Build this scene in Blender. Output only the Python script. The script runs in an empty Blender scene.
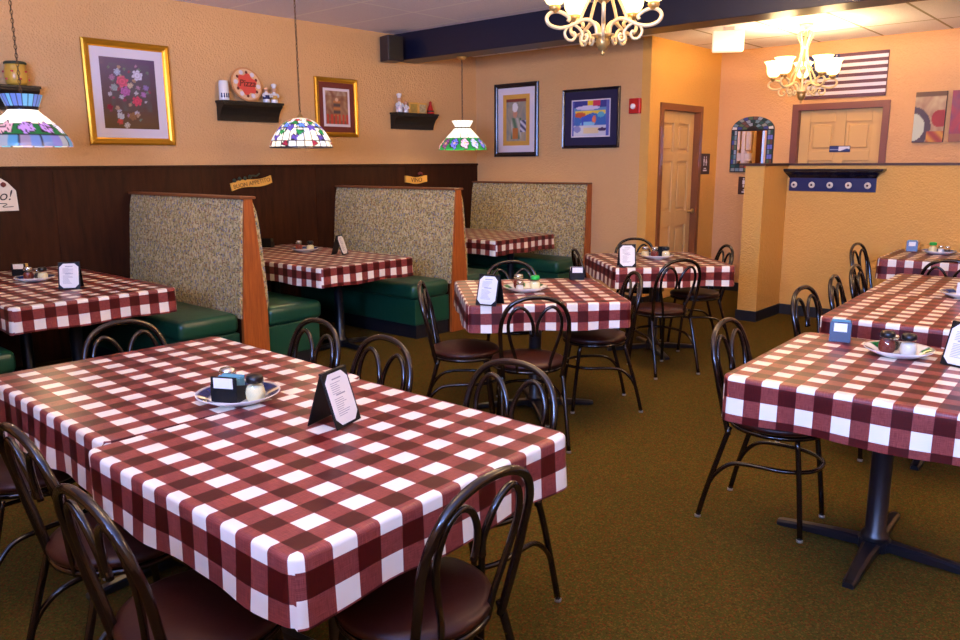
import bpy, bmesh, math, random
from mathutils import Vector, Matrix
random.seed(7)
PI = math.pi
SC = bpy.context.scene
C = SC.collection

# ------------------------------------------------------------------ camera, world, light, exposure
cam_d = bpy.data.cameras.new('camera')
cam_d.sensor_width = 36.0
cam_d.lens = 782.2 / 960 * 36
cam_d.clip_start = 0.02
cam = bpy.data.objects.new('camera', cam_d)
C.objects.link(cam)
_yaw, _pit, _rol = math.radians(41.479), math.radians(11.387), math.radians(-0.307)
_f = Vector((-math.sin(_yaw) * math.cos(_pit), math.cos(_yaw) * math.cos(_pit), -math.sin(_pit)))
_r = Vector((math.cos(_yaw), math.sin(_yaw), 0))
_u = _r.cross(_f)
_r2 = _r * math.cos(_rol) + _u * math.sin(_rol)
_u2 = -_r * math.sin(_rol) + _u * math.cos(_rol)
cam.matrix_world = Matrix(((_r2.x, _u2.x, -_f.x, 0), (_r2.y, _u2.y, -_f.y, 0), (_r2.z, _u2.z, -_f.z, 1.5), (0, 0, 0, 1)))
SC.camera = cam

world = bpy.data.worlds.new('world')
SC.world = world
world.use_nodes = True
world.node_tree.nodes['Background'].inputs[0].default_value = (0.50, 0.62, 1.0, 1)
world.node_tree.nodes['Background'].inputs[1].default_value = 0.8

SC.view_settings.view_transform = 'Standard'
SC.view_settings.look = 'None'
SC.view_settings.gamma = 1.0
SC.view_settings.use_curve_mapping = False
SC.view_settings.exposure = -0.1

def light(name, kind, loc, energy, color, size=0.1, size_y=None, rot=(0, 0, 0), radius=0.03):
    d = bpy.data.lights.new(name, kind)
    d.energy = energy
    d.color = color
    if kind == 'AREA':
        d.shape = 'RECTANGLE'
        d.size = size
        d.size_y = size_y
    else:
        d.shadow_soft_size = radius
    o = bpy.data.objects.new(name, d)
    o.location = loc
    o.rotation_euler = rot
    C.objects.link(o)
    return o

DAY = (0.26, 0.42, 1.0)
# daylight in the two windows of the wall behind the camera (facing +y, into the room)
light('window_daylight', 'AREA', (-0.6, -2.62, 1.78), 860, DAY, 1.15, 1.5, (PI / 2 - 0.1, 0, 0))
light('window_daylight', 'AREA', (1.85, -2.62, 1.78), 700, DAY, 1.6, 1.5, (PI / 2 - 0.1, 0, 0))
WARM = (1.0, 0.66, 0.32)
CH_E = (40, 14, 46, 22)   # first, far, added right-hand, added foreground
CH_0 = 20        # each chandelier bulb
PEN_E = 9

# ------------------------------------------------------------------ helpers
def lin(c):
    out = []
    for v in c[:3]:
        v = v / 255.0
        out.append(v / 12.92 if v <= 0.04045 else ((v + 0.055) / 1.055) ** 2.4)
    return (out[0], out[1], out[2], 1.0)

def mat(name, col=None, rough=0.5, metal=0.0, spec=0.5, coat=0.0, emis=None, estr=0.0):
    m = bpy.data.materials.new(name)
    m.use_nodes = True
    b = m.node_tree.nodes['Principled BSDF']
    if col is not None:
        b.inputs['Base Color'].default_value = lin(col)
    b.inputs['Roughness'].default_value = rough
    b.inputs['Metallic'].default_value = metal
    b.inputs['Specular IOR Level'].default_value = spec
    b.inputs['Coat Weight'].default_value = coat
    if emis is not None:
        b.inputs['Emission Color'].default_value = lin(emis)
        b.inputs['Emission Strength'].default_value = estr
    return m

class N:
    """small node helper"""
    def __init__(s, m):
        s.m = m
        s.t = m.node_tree
        s.b = s.t.nodes['Principled BSDF']
    def new(s, kind, **kw):
        n = s.t.nodes.new(kind)
        for k, v in kw.items():
            setattr(n, k, v)
        return n
    def link(s, a, b):
        s.t.links.new(a, b)
    def math(s, op, a, b=None, clamp=False):
        n = s.new('ShaderNodeMath', operation=op)
        n.use_clamp = clamp
        for i, v in enumerate((a, b)):
            if v is None:
                continue
            if isinstance(v, (int, float)):
                n.inputs[i].default_value = v
            else:
                s.link(v, n.inputs[i])
        return n.outputs[0]
    def mix(s, fac, a, b, mode='MIX'):
        n = s.new('ShaderNodeMix', data_type='RGBA', blend_type=mode)
        for sock, v in ((n.inputs[0], fac), (n.inputs[6], a), (n.inputs[7], b)):
            if isinstance(v, (int, float)):
                sock.default_value = v
            elif isinstance(v, tuple):
                sock.default_value = v
            else:
                s.link(v, sock)
        return n.outputs[2]
    def coord(s, which='Object'):
        return s.new('ShaderNodeTexCoord').outputs[which]
    def mapping(s, v, scale=(1, 1, 1), rot=(0, 0, 0)):
        n = s.new('ShaderNodeMapping')
        n.inputs['Scale'].default_value = scale
        n.inputs['Rotation'].default_value = rot
        s.link(v, n.inputs[0])
        return n.outputs[0]
    def noise(s, v, scale, detail=3, rough=0.5):
        n = s.new('ShaderNodeTexNoise')
        n.inputs['Scale'].default_value = scale
        n.inputs['Detail'].default_value = detail
        n.inputs['Roughness'].default_value = rough
        s.link(v, n.inputs['Vector'])
        return n
    def voro(s, v, scale, feature='F1'):
        n = s.new('ShaderNodeTexVoronoi', feature=feature)
        n.inputs['Scale'].default_value = scale
        s.link(v, n.inputs['Vector'])
        return n
    def ramp(s, fac, stops, interp='LINEAR'):
        n = s.new('ShaderNodeValToRGB')
        n.color_ramp.interpolation = interp
        e = n.color_ramp.elements
        while len(e) < len(stops):
            e.new(0.5)
        for el, (p, c) in zip(e, stops):
            el.position = p
            el.color = c
        s.link(fac, n.inputs[0])
        return n.outputs[0]
    def bump(s, h, strength=0.3, dist=0.01):
        n = s.new('ShaderNodeBump')
        n.inputs['Strength'].default_value = strength
        n.inputs['Distance'].default_value = dist
        s.link(h, n.inputs['Height'])
        s.link(n.outputs[0], s.b.inputs['Normal'])

# ------------------------------------------------------------------ materials
def wall_paint(name, col):
    m = mat(name, col, 0.62, spec=0.35)
    n = N(m)
    v = n.coord()
    a = n.noise(v, 26, 5, 0.65).outputs[0]
    b = n.voro(v, 60).outputs[0]
    h = n.math('ADD', n.math('MULTIPLY', a, 0.8), n.math('MULTIPLY', b, 0.4))
    n.bump(h, 0.9, 0.011)
    c = n.noise(v, 2.2, 3).outputs[0]
    k = lin(col)
    d = tuple(x * 0.90 for x in k[:3]) + (1,)
    n.link(n.mix(c, d, k), n.b.inputs['Base Color'])
    return m

M = {}
M['wall'] = wall_paint('tan wall paint', (222, 173, 114))
M['wall_gold'] = wall_paint('golden wall colour', (230, 172, 84))  # more golden wall colour for the hall wall and half wall
M['wall_peach'] = wall_paint('peach wall paint', (226, 172, 112))
M['wood_dark'] = mat('wainscot', (58, 30, 16), 0.5, spec=0.15)
n = N(M['wood_dark'])
w = n.noise(n.mapping(n.coord(), (6, 6, 0.8)), 4, 5, 0.6).outputs[0]
n.link(n.ramp(w, [(0.3, lin((38, 18, 8))), (0.7, lin((60, 28, 13)))]), n.b.inputs['Base Color'])

M['wood_orange'] = mat('booth end wood', (165, 85, 30), 0.4)
n = N(M['wood_orange'])
w = n.noise(n.mapping(n.coord(), (14, 14, 1.2)), 4, 5, 0.6).outputs[0]
n.link(n.ramp(w, [(0.3, lin((140, 68, 24))), (0.7, lin((182, 98, 40)))]), n.b.inputs['Base Color'])

M['wood_trim'] = mat('door trim wood', (128, 74, 38), 0.4)
M['door'] = mat('door paint', (214, 172, 108), 0.55, spec=0.25)
M['black'] = mat('black paint', (14, 14, 18), 0.35)
M['base_black'] = mat('black rubber base', (22, 22, 28), 0.5)
M['shelf_black'] = mat('black stained wood', (20, 16, 12), 0.45)
M['beam'] = mat('beam navy paint', (16, 20, 42), 0.38, spec=0.5)
M['navy'] = mat('navy paint', (24, 32, 84), 0.4)
M['iron'] = mat('black cast iron', (16, 17, 24), 0.32, spec=0.6)
M['chair_metal'] = mat('bronze brown enamel tube', (26, 12, 7), 0.2, metal=0.1, spec=0.5, coat=0.35)
M['chair_seat'] = mat('brown vinyl', (50, 17, 9), 0.38, spec=0.35)
n = N(M['chair_seat'])
n.bump(n.noise(n.coord(), 90, 3).outputs[0], 0.12, 0.003)
M['glide'] = mat('pale plastic glide', (140, 128, 110), 0.4)
M['green'] = mat('green vinyl', (22, 70, 48), 0.33, spec=0.55)
n = N(M['green'])
n.bump(n.noise(n.coord(), 7, 3).outputs[0], 0.25, 0.02)

M['fabric'] = mat('speckled booth fabric', (150, 130, 95), 0.85, spec=0.2)
n = N(M['fabric'])
v = n.coord()
base = n.ramp(n.noise(v, 40, 2).outputs[0], [(0.32, lin((150, 134, 88))), (0.5, lin((182, 164, 112))), (0.68, lin((206, 190, 142)))])
cur = base
for rot, sc, thr, pal in ((0.6, (66, 66, 28), .40, ((84, 100, 130), (132, 78, 50), (110, 106, 50), (200, 184, 140))),
                          (-0.7, (30, 62, 72), .34, ((60, 60, 58), (140, 92, 60), (96, 112, 138), (120, 112, 56)))):
    vr = n.voro(n.mapping(v, sc, (0, rot, 0)), 1)
    sep = n.new('ShaderNodeSeparateColor')
    n.link(vr.outputs['Color'], sep.inputs[0])
    hue = n.ramp(sep.outputs[0], [(0.0, lin(pal[0])), (0.3, lin(pal[1])), (0.55, lin(pal[2])), (0.8, lin(pal[3]))], 'CONSTANT')
    msk = n.math('LESS_THAN', vr.outputs['Distance'], thr)
    cur = n.mix(n.math('MULTIPLY', msk, 0.7), cur, hue)
n.link(cur, n.b.inputs['Base Color'])
n.bump(n.noise(v, 160, 2).outputs[0], 0.3, 0.004)

M['carpet'] = mat('carpet', (96, 66, 28), 0.95, spec=0.05)
n = N(M['carpet'])
v = n.coord()
vr = n.voro(v, 170)
sep = n.new('ShaderNodeSeparateColor')
n.link(vr.outputs['Color'], sep.inputs[0])
hue = n.ramp(sep.outputs[1], [(0.0, lin((80, 64, 24))), (0.30, lin((112, 42, 20))), (0.44, lin((54, 74, 26))), (0.72, lin((112, 88, 38))), (0.88, lin((42, 36, 15)))], 'CONSTANT')
big = n.noise(v, 1.3, 3).outputs[0]
c2 = n.mix(0.55, n.ramp(n.noise(v, 300, 2).outputs[0], [(0.3, lin((48, 38, 13))), (0.7, lin((108, 86, 34)))]), hue)
n.link(n.mix(n.math('MULTIPLY', big, 0.3), c2, lin((70, 58, 22))), n.b.inputs['Base Color'])
n.bump(n.noise(v, 300, 2).outputs[0], 0.7, 0.006)

def gingham():
    m = mat('red check vinyl cloth', (120, 60, 60), 0.33, spec=0.4)
    n = N(m)
    uv = n.coord('UV')
    s = n.new('ShaderNodeSeparateXYZ')
    n.link(uv, s.inputs[0])
    P = 0.12
    def st(o):
        return n.math('LESS_THAN', n.math('FRACT', n.math('DIVIDE', o, P)), 0.5)
    a, b = st(s.outputs[0]), st(s.outputs[1])
    both = n.math('MULTIPLY', a, b)
    one = n.math('SUBTRACT', n.math('MAXIMUM', a, b), both)
    # woven threads in the half-tone checks
    th1 = n.noise(n.mapping(uv, (900, 30, 1)), 1, 2).outputs[0]
    th2 = n.noise(n.mapping(uv, (30, 900, 1)), 1, 2).outputs[0]
    th = n.math('MULTIPLY', n.math('ADD', th1, th2), 0.5)
    mid = n.ramp(th, [(0.36, lin((104, 32, 30))), (0.64, lin((158, 80, 72)))])
    dark = n.ramp(th, [(0.36, lin((58, 6, 8))), (0.64, lin((78, 14, 14)))])
    c = n.mix(one, dark, mid)
    c = n.mix(both, c, lin((248, 238, 216)))
    n.link(c, n.b.inputs['Base Color'])
    big = n.noise(n.coord(), 5, 3).outputs[0]
    h = n.math('ADD', n.math('MULTIPLY', big, 1.0), n.math('MULTIPLY', th, 0.05))
    n.bump(h, 0.10, 0.03)
    return m
M['cloth'] = gingham()

def ceiling_mat(name, px, ox, py, oy, bar):
    m = mat(name, (232, 230, 228), 0.75, spec=0.3)
    n = N(m)
    v = n.coord()
    s = n.new('ShaderNodeSeparateXYZ')
    n.link(v, s.inputs[0])
    def ln(o, off, p, w=0.024):
        f = n.math('FRACT', n.math('DIVIDE', n.math('ADD', o, 100 * p - off + w / 2), p))
        return n.math('LESS_THAN', f, w / p)
    g = n.math('MAXIMUM', ln(s.outputs[0], ox, px), ln(s.outputs[1], oy, py))
    tex = n.noise(v, 120, 3).outputs[0]
    tile = n.ramp(tex, [(0.35, lin((230, 226, 236))), (0.6, lin((242, 238, 248)))])
    n.link(n.mix(g, tile, lin(bar)), n.b.inputs['Base Color'])
    n.bump(n.math('ADD', tex, n.math('MULTIPLY', g, 3)), 0.3, 0.004)
    return m
M['ceil_front'] = ceiling_mat('ceiling tile front', 1.22, -5.38, 0.61, 5.2, (253, 252, 253))
M['ceil_back'] = ceiling_mat('ceiling tile back', 0.61, -1.80, 1.22, 8.15, (150, 140, 124))

M['gold'] = mat('gold leaf frame', (206, 150, 40), 0.3, metal=0.75)
M['brass'] = mat('antique brass', (190, 150, 84), 0.35, metal=0.6)
M['cream_metal'] = mat('cream brushed gold metal', (232, 206, 150), 0.35, metal=0.25)
M['chrome'] = mat('chrome', (210, 210, 212), 0.15, metal=1.0)
M['mat_white'] = mat('white mat board', (226, 216, 220), 0.7)
M['mat_red'] = mat('brown red mat board', (112, 44, 30), 0.7)
M['mat_navy'] = mat('navy mat board', (30, 26, 66), 0.6)
M['frame_black'] = mat('black frame', (12, 12, 26), 0.25, spec=0.7)
M['white'] = mat('white ceramic', (235, 232, 225), 0.15, spec=0.6)
M['paper'] = mat('menu paper', (238, 234, 222), 0.5)
M['ink'] = mat('grey ink', (160, 158, 158), 0.7)
M['leather'] = mat('black leatherette', (11, 12, 14), 0.5, spec=0.3)
M['cheese'] = mat('grated cheese', (246, 232, 176), 0.8)
M['cheese_pale'] = mat('pale grated cheese', (228, 222, 205), 0.8)
M['pepper'] = mat('red pepper flakes', (120, 38, 20), 0.8)
M['salt'] = mat('white salt', (240, 240, 238), 0.6)
M['blackpepper'] = mat('ground black pepper', (60, 50, 42), 0.8)
M['lid_green'] = mat('green plastic lid', (20, 165, 60), 0.35)
M['lid_black'] = mat('black plastic lid', (18, 16, 18), 0.3)
M['packet'] = mat('blue green sugar packets', (96, 150, 160), 0.6)
M['packet_pink'] = mat('yellow sugar packets', (220, 190, 110), 0.6)
M['navy_plastic'] = mat('navy plastic', (9, 13, 48), 0.3)
M['red'] = mat('red plastic', (196, 30, 26), 0.35)
M['yellow_pot'] = mat('yellow glaze', (214, 164, 60), 0.3)
M['banner'] = mat('antique gold banner', (222, 166, 72), 0.45)
M['banner_dark'] = mat('brown lettering', (92, 58, 20), 0.5)
M['sign_cream'] = mat('cream painted wood', (226, 214, 190), 0.6)
M['sign_brown'] = mat('brown sign plastic', (70, 38, 24), 0.5)
M['skin'] = mat('painted face', (226, 170, 130), 0.5)
M['olive'] = mat('dark olive', (50, 60, 40), 0.5)
M['lens'] = mat('strobe lens', (235, 235, 235), 0.2)

def glass(name, col=(235, 240, 240), mixf=0.12):
    m = bpy.data.materials.new(name)
    m.use_nodes = True
    t = m.node_tree
    t.nodes.remove(t.nodes['Principled BSDF'])
    out = t.nodes['Material Output']
    tr = t.nodes.new('ShaderNodeBsdfTransparent')
    tr.inputs[0].default_value = lin(col)
    gl = t.nodes.new('ShaderNodeBsdfGlossy')
    gl.inputs['Roughness'].default_value = 0.05
    mx = t.nodes.new('ShaderNodeMixShader')
    mx.inputs[0].default_value = mixf
    t.links.new(tr.outputs[0], mx.inputs[1])
    t.links.new(gl.outputs[0], mx.inputs[2])
    t.links.new(mx.outputs[0], out.inputs[0])
    return m
M['glass'] = glass('clear glass', (252, 253, 252), 0.06)
M['mirror'] = mat('mirror glass', (235, 235, 235), 0.02, metal=1.0)

M['attr'] = mat('painted picture', None, 0.5)
n = N(M['attr'])
a = n.new('ShaderNodeAttribute', attribute_name='Col')
n.link(a.outputs['Color'], n.b.inputs['Base Color'])
M['attr_gloss'] = mat('glazed picture', None, 0.12, spec=0.6)
n = N(M['attr_gloss'])
a = n.new('ShaderNodeAttribute', attribute_name='Col')
n.link(a.outputs['Color'], n.b.inputs['Base Color'])
def lit_glass(name, strength):
    m = mat(name, None, 0.25)
    n = N(m)
    a = n.new('ShaderNodeAttribute', attribute_name='Col')
    n.link(a.outputs['Color'], n.b.inputs['Base Color'])
    n.link(a.outputs['Color'], n.b.inputs['Emission Color'])
    n.b.inputs['Emission Strength'].default_value = strength
    return m
M['stained'] = lit_glass('lit stained glass', 1.2)
M['stained_low'] = lit_glass('dim stained glass', 0.35)
M['stained_off'] = mat('stained glass border', None, 0.15, spec=0.7)
n = N(M['stained_off'])
a = n.new('ShaderNodeAttribute', attribute_name='Col')
n.link(a.outputs['Color'], n.b.inputs['Base Color'])
M['shade_lit'] = mat('lit frosted glass', (255, 240, 205), 0.4, emis=(255, 226, 150), estr=3.2)
M['bulb'] = mat('lit bulb', (255, 240, 210), 0.4, emis=(255, 225, 160), estr=8)
M['exit_lit'] = mat('lit acrylic box', (250, 235, 215), 0.4, emis=(255, 226, 190), estr=0.9)

# ------------------------------------------------------------------ mesh helpers
def obj(name, bm, m, parent=None, smooth=False, loc=None):
    me = bpy.data.meshes.new(name)
    bmesh.ops.recalc_face_normals(bm, faces=bm.faces[:])
    bm.to_mesh(me)
    bm.free()
    ms = m if isinstance(m, (list, tuple)) else [m]
    for x in ms:
        me.materials.append(M[x] if isinstance(x, str) else x)
    if smooth:
        me.shade_smooth()
    o = bpy.data.objects.new(name, me)
    C.objects.link(o)
    if parent is not None:
        o.parent = parent
    if loc is not None:
        o.location = loc
    return o

def tag(o, label, cat, group=None):
    o['label'] = label
    o['category'] = cat
    if group:
        o['group'] = group
    return o

def thing(name, label, cat, loc=(0, 0, 0), rz=0, group=None):
    o = bpy.data.objects.new(name, None)
    C.objects.link(o)
    o.empty_display_size = 0.05
    o.location = loc
    o.rotation_euler = (0, 0, rz)
    return tag(o, label, cat, group)

def dup(root, loc, rz, label, group=None):
    r = root.copy()
    C.objects.link(r)
    r.location = loc
    r.rotation_euler = (0, 0, rz)
    r['label'] = label
    if group:
        r['group'] = group
    for ch in list(root.children):
        c = ch.copy()
        C.objects.link(c)
        c.parent = r
        for g in ch.children:
            d = g.copy()
            C.objects.link(d)
            d.parent = c
    return r

def struct(name, bm, m, parent=None, smooth=False):
    o = obj(name, bm, m, parent, smooth)
    if parent is None:
        o['kind'] = 'structure'
    return o

def box(bm, x0, x1, y0, y1, z0, z1, bev=0, mi=0, seg=2):
    vs = [bm.verts.new(p) for p in ((x0, y0, z0), (x1, y0, z0), (x1, y1, z0), (x0, y1, z0), (x0, y0, z1), (x1, y0, z1), (x1, y1, z1), (x0, y1, z1))]
    fs = [bm.faces.new([vs[i] for i in q]) for q in ((3, 2, 1, 0), (4, 5, 6, 7), (0, 1, 5, 4), (1, 2, 6, 5), (2, 3, 7, 6), (3, 0, 4, 7))]
    for f in fs:
        f.material_index = mi
    if bev > 0:
        es = list({e for f in fs for e in f.edges})
        bmesh.ops.bevel(bm, geom=es, offset=bev, segments=seg, affect='EDGES', profile=0.5)
    return vs

def bx(x0, x1, y0, y1, z0, z1, bev=0, seg=2):
    bm = bmesh.new()
    box(bm, x0, x1, y0, y1, z0, z1, bev, 0, seg)
    return bm

def prism(bm, pts, axis, a, b, mi=0):
    """polygon pts extruded along axis (0 x,1 y,2 z) from a to b; pts are the other two coords in order"""
    def P(p, t):
        if axis == 0:
            return (t, p[0], p[1])
        if axis == 1:
            return (p[0], t, p[1])
        return (p[0], p[1], t)
    v0 = [bm.verts.new(P(p, a)) for p in pts]
    v1 = [bm.verts.new(P(p, b)) for p in pts]
    fs = [bm.faces.new(v0), bm.faces.new(list(reversed(v1)))]
    k = len(pts)
    for i in range(k):
        fs.append(bm.faces.new((v0[i], v1[i], v1[(i + 1) % k], v0[(i + 1) % k])))
    for f in fs:
        f.material_index = mi
    return fs

def lathe(bm, prof, cx=0, cy=0, seg=24, cz=0, cap=True, mi=0, squash=1.0):
    rings = []
    for r, z in prof:
        if r < 1e-5:
            rings.append([bm.verts.new((cx, cy, cz + z))])
        else:
            rings.append([bm.verts.new((cx + r * math.cos(2 * PI * i / seg), cy + squash * r * math.sin(2 * PI * i / seg), cz + z)) for i in range(seg)])
    for a, b in zip(rings, rings[1:]):
        if len(a) == 1 and len(b) == 1:
            continue
        for i in range(seg):
            j = (i + 1) % seg
            if len(a) == 1:
                f = bm.faces.new((a[0], b[i], b[j]))
            elif len(b) == 1:
                f = bm.faces.new((a[i], a[j], b[0]))
            else:
                f = bm.faces.new((a[i], a[j], b[j], b[i]))
            f.material_index = mi
    if cap:
        for rg in (rings[0], rings[-1]):
            if len(rg) > 1:
                bm.faces.new(rg).material_index = mi
    return rings

def smooth_path(pts, n=6, closed=False):
    P = [Vector(p) for p in pts]
    out = []
    k = len(P)
    rng = range(k if closed else k - 1)
    for i in rng:
        p1, p2 = P[i], P[(i + 1) % k]
        p0 = P[(i - 1) % k] if (closed or i > 0) else p1 * 2 - p2
        p3 = P[(i + 2) % k] if (closed or i < k - 2) else p2 * 2 - p1
        for j in range(n):
            t = j / n
            out.append(0.5 * ((2 * p1) + (p2 - p0) * t + (2 * p0 - 5 * p1 + 4 * p2 - p3) * t * t + (3 * p1 - p0 - 3 * p2 + p3) * t * t * t))
    if not closed:
        out.append(P[-1])
    return out

def tube(bm, pts, r, seg=8, n=6, closed=False, raw=False, mi=0):
    P = [Vector(p) for p in pts] if raw else smooth_path(pts, n, closed)
    k = len(P)
    rs = r if isinstance(r, (list, tuple)) else None
    rings = []
    prev = None
    for i, p in enumerate(P):
        if closed:
            t = P[(i + 1) % k] - P[(i - 1) % k]
        else:
            t = P[min(i + 1, k - 1)] - P[max(i - 1, 0)]
        t.normalize()
        if prev is None:
            u = t.orthogonal().normalized()
        else:
            u = (prev - t * prev.dot(t)).normalized()
        prev = u
        w = t.cross(u)
        rad = r if rs is None else rs[0] + (rs[1] - rs[0]) * i / max(1, k - 1)
        rings.append([bm.verts.new(p + (u * math.cos(2 * PI * j / seg) + w * math.sin(2 * PI * j / seg)) * rad) for j in range(seg)])
    m = k if closed else k - 1
    for i in range(m):
        a, b = rings[i], rings[(i + 1) % k]
        off = 0
        if closed and i == k - 1:
            best = min(range(seg), key=lambda q: (a[0].co - b[q].co).length)
            off = best
        for j in range(seg):
            f = bm.faces.new((a[j], a[(j + 1) % seg], b[(j + 1 + off) % seg], b[(j + off) % seg]))
            f.material_index = mi
    if not closed:
        bm.faces.new(rings[0]).material_index = mi
        bm.faces.new(rings[-1]).material_index = mi

def text_part(name, s, size, m, parent, loc, rot, extrude=0.002, align='CENTER', shear=0.0, bold=0.0):
    cu = bpy.data.curves.new(name, 'FONT')
    cu.body = s
    cu.size = size
    cu.extrude = extrude
    cu.offset = bold
    cu.shear = shear
    cu.align_x = align
    cu.align_y = 'CENTER'
    cu.resolution_u = 3
    cu.materials.append(M[m])
    tmp = bpy.data.objects.new(name, cu)
    me = bpy.data.meshes.new_from_object(tmp)
    bpy.data.objects.remove(tmp)
    bpy.data.curves.remove(cu)
    o = bpy.data.objects.new(name, me)
    C.objects.link(o)
    o.parent = parent
    o.location = loc
    o.rotation_euler = rot
    return o

def picture(name, w, h, nx, ny, fn, m, parent, y=0.0):
    """flat painted surface in the local xz plane facing -y; fn(u,v)->srgb with v up"""
    bm = bmesh.new()
    cl = bm.verts.layers.float_color.new('Col')
    g = []
    for j in range(ny + 1):
        row = []
        for i in range(nx + 1):
            u, v = i / nx, j / ny
            vt = bm.verts.new(((u - 0.5) * w, y, (v - 0.5) * h))
            vt[cl] = lin(fn(u, v))
            row.append(vt)
        g.append(row)
    for j in range(ny):
        for i in range(nx):
            bm.faces.new((g[j][i], g[j][i + 1], g[j + 1][i + 1], g[j + 1][i]))
    o = obj(name, bm, m, parent)
    return o

def mixc(a, b, t):
    t = max(0, min(1, t))
    return tuple(a[i] + (b[i] - a[i]) * t for i in range(3))

# ------------------------------------------------------------------ setting
XL, XR, YF, YB, YH = -6.44, 3.0, -2.5, 7.235, 8.82
XC = -4.10
ZC, ZC2 = 2.83, 2.72
struct('floor', bx(XL - .1, XR + .1, YF - .2, YH + .1, -0.08, 0), 'carpet')
struct('ceiling', bx(XL - .1, XR + .1, YF - .2, 5.95, ZC, ZC + 0.1), 'ceil_front')
o = struct('ceiling', bx(XL - .1, XR + .1, 6.2, YH + .1, ZC2, ZC2 + 0.1), 'ceil_back')
struct('wall_left', bx(XL - .1, XL, YF - .2, YB, 0, ZC), 'wall')
struct('wall_back', bx(XL - .1, XC - .1, YB, YB + .1, 0, ZC2), 'wall')
struct('wall_right', bx(XR, XR + .1, YF - .2, YH + .1, 0, ZC), 'wall')
# hall wall with opening for door 1
D1a, D1b, DH = 7.51, 8.33, 2.03
bm = bmesh.new()
box(bm, XC - .1, XC, YB, D1a, 0, ZC2)
box(bm, XC - .1, XC, D1b, YH, 0, ZC2)
box(bm, XC - .1, XC, D1a, D1b, DH, ZC2)
struct('wall_hall', bm, 'wall_gold')
# far wall with opening for door 2
D2a, D2b = -3.185, -2.345
bm = bmesh.new()
box(bm, XC - .1, D2a, YH, YH + .1, 0, ZC2)
box(bm, D2b, XR, YH, YH + .1, 0, ZC2)
box(bm, D2a, D2b, YH, YH + .1, DH, ZC2)
struct('wall_far', bm, 'wall_peach')
# front wall behind the camera, two windows
W1 = (-1.2, 0.0)
W2 = (1.0, 2.7)
WZ = (1.0, 2.55)
bm = bmesh.new()
for x0, x1 in ((XL, W1[0]), (W1[1], W2[0]), (W2[1], XR)):
    box(bm, x0, x1, YF - .1, YF, 0, ZC)
for x0, x1 in (W1, W2):
    box(bm, x0, x1, YF - .1, YF, 0, WZ[0])
    box(bm, x0, x1, YF - .1, YF, WZ[1], ZC)
struct('wall_front', bm, 'wall')
for k, (x0, x1) in enumerate((W1, W2)):
    bm = bmesh.new()
    for a, b, c, d in ((x0, x0 + .05, WZ[0], WZ[1]), (x1 - .05, x1, WZ[0], WZ[1]), ((x0 + x1) / 2 - .025, (x0 + x1) / 2 + .025, WZ[0], WZ[1]), (x0 + .05, x1 - .05, WZ[0], WZ[0] + .05), (x0 + .05, x1 - .05, WZ[1] - .05, WZ[1])):
        box(bm, a, b, YF - .08, YF - .02, c, d)
    wo = struct('window_%d' % (k + 1), bm, 'white')
    bm = bmesh.new()
    box(bm, x0 + .01, x1 - .01, YF - .055, YF - .05, WZ[0] + .01, WZ[1] - .01)
    obj('pane', bm, 'glass', wo)

# wainscot on the left wall, cap moulding
bm = bmesh.new()
box(bm, XL, XL + .015, YF, YB, 0, 1.465)
y = YF
while y < YB:
    box(bm, XL + .015, XL + .019, y, y + .004, 0.1, 1.465)
    y += 1.22
struct('trim_1', bm, 'wood_dark')
struct('trim_2', bx(XL, XL + .03, YF, YB, 1.465, 1.49, 0.004), 'wood_dark')
# ceiling beam
struct('trim_3', bx(XL, XR, 5.93, 6.22, 2.56, 2.90, 0.004), 'beam')

# added unseen low wall behind the camera, blocks window light from the near tables
struct('wall_light_blocker', bx(XL, XR, -.85, -.70, 0, 1.42), 'wall')
struct('trim_light_blocker', bx(XL, XR, -.87, -.68, 1.42, 1.445), 'sign_brown')  # cap of the added light-blocking wall

# half wall: short end leg and long face, dark cap, black base
HX0, HX1, HY0, HY1, HZ = -3.05, -2.87, 7.19, 7.775, 1.455
bm = bmesh.new()
prism(bm, [(HX0, HY0), (HX1, HY0), (HX1, HY1), (XR, HY1), (XR, HY1 + .15), (HX0, HY1 + .15)], 2, 0, HZ)
struct('wall_partition', bm, 'wall_gold')
bm = bmesh.new()
e = .015
prism(bm, [(HX0 - e, HY0 - e), (HX1 + e, HY0 - e), (HX1 + e, HY1 - e), (XR, HY1 - e), (XR, HY1 + .15 + e), (HX0 - e, HY1 + .15 + e)], 2, HZ, HZ + .022)
struct('trim_4', bm, 'sign_brown')
bm = bmesh.new()
box(bm, HX0 - .012, HX1 + .012, HY0 - .012, HY0, 0, .10)
box(bm, HX1, HX1 + .012, HY0, HY1 - .012, 0, .10)
box(bm, HX1, XR, HY1 - .012, HY1, 0, .10)
box(bm, HX0 - .012, HX0, HY0, HY1 + .15, 0, .10)
struct('baseboard_partition', bm, 'base_black')
struct('baseboard_back', bx(XL + .02, XC, YB - .012, YB, 0, .10), 'base_black')
bm = bmesh.new()
box(bm, XC, XC + .012, YB, D1a - .07, 0, .10)
box(bm, XC, XC + .012, D1b + .07, YH, 0, .10)
struct('baseboard_hall', bm, 'base_black')
bm = bmesh.new()
box(bm, XC + .012, D2a - .07, YH - .012, YH, 0, .10)
box(bm, D2b + .07, XR, YH - .012, YH, 0, .10)
struct('baseboard_far', bm, 'base_black')

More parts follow.
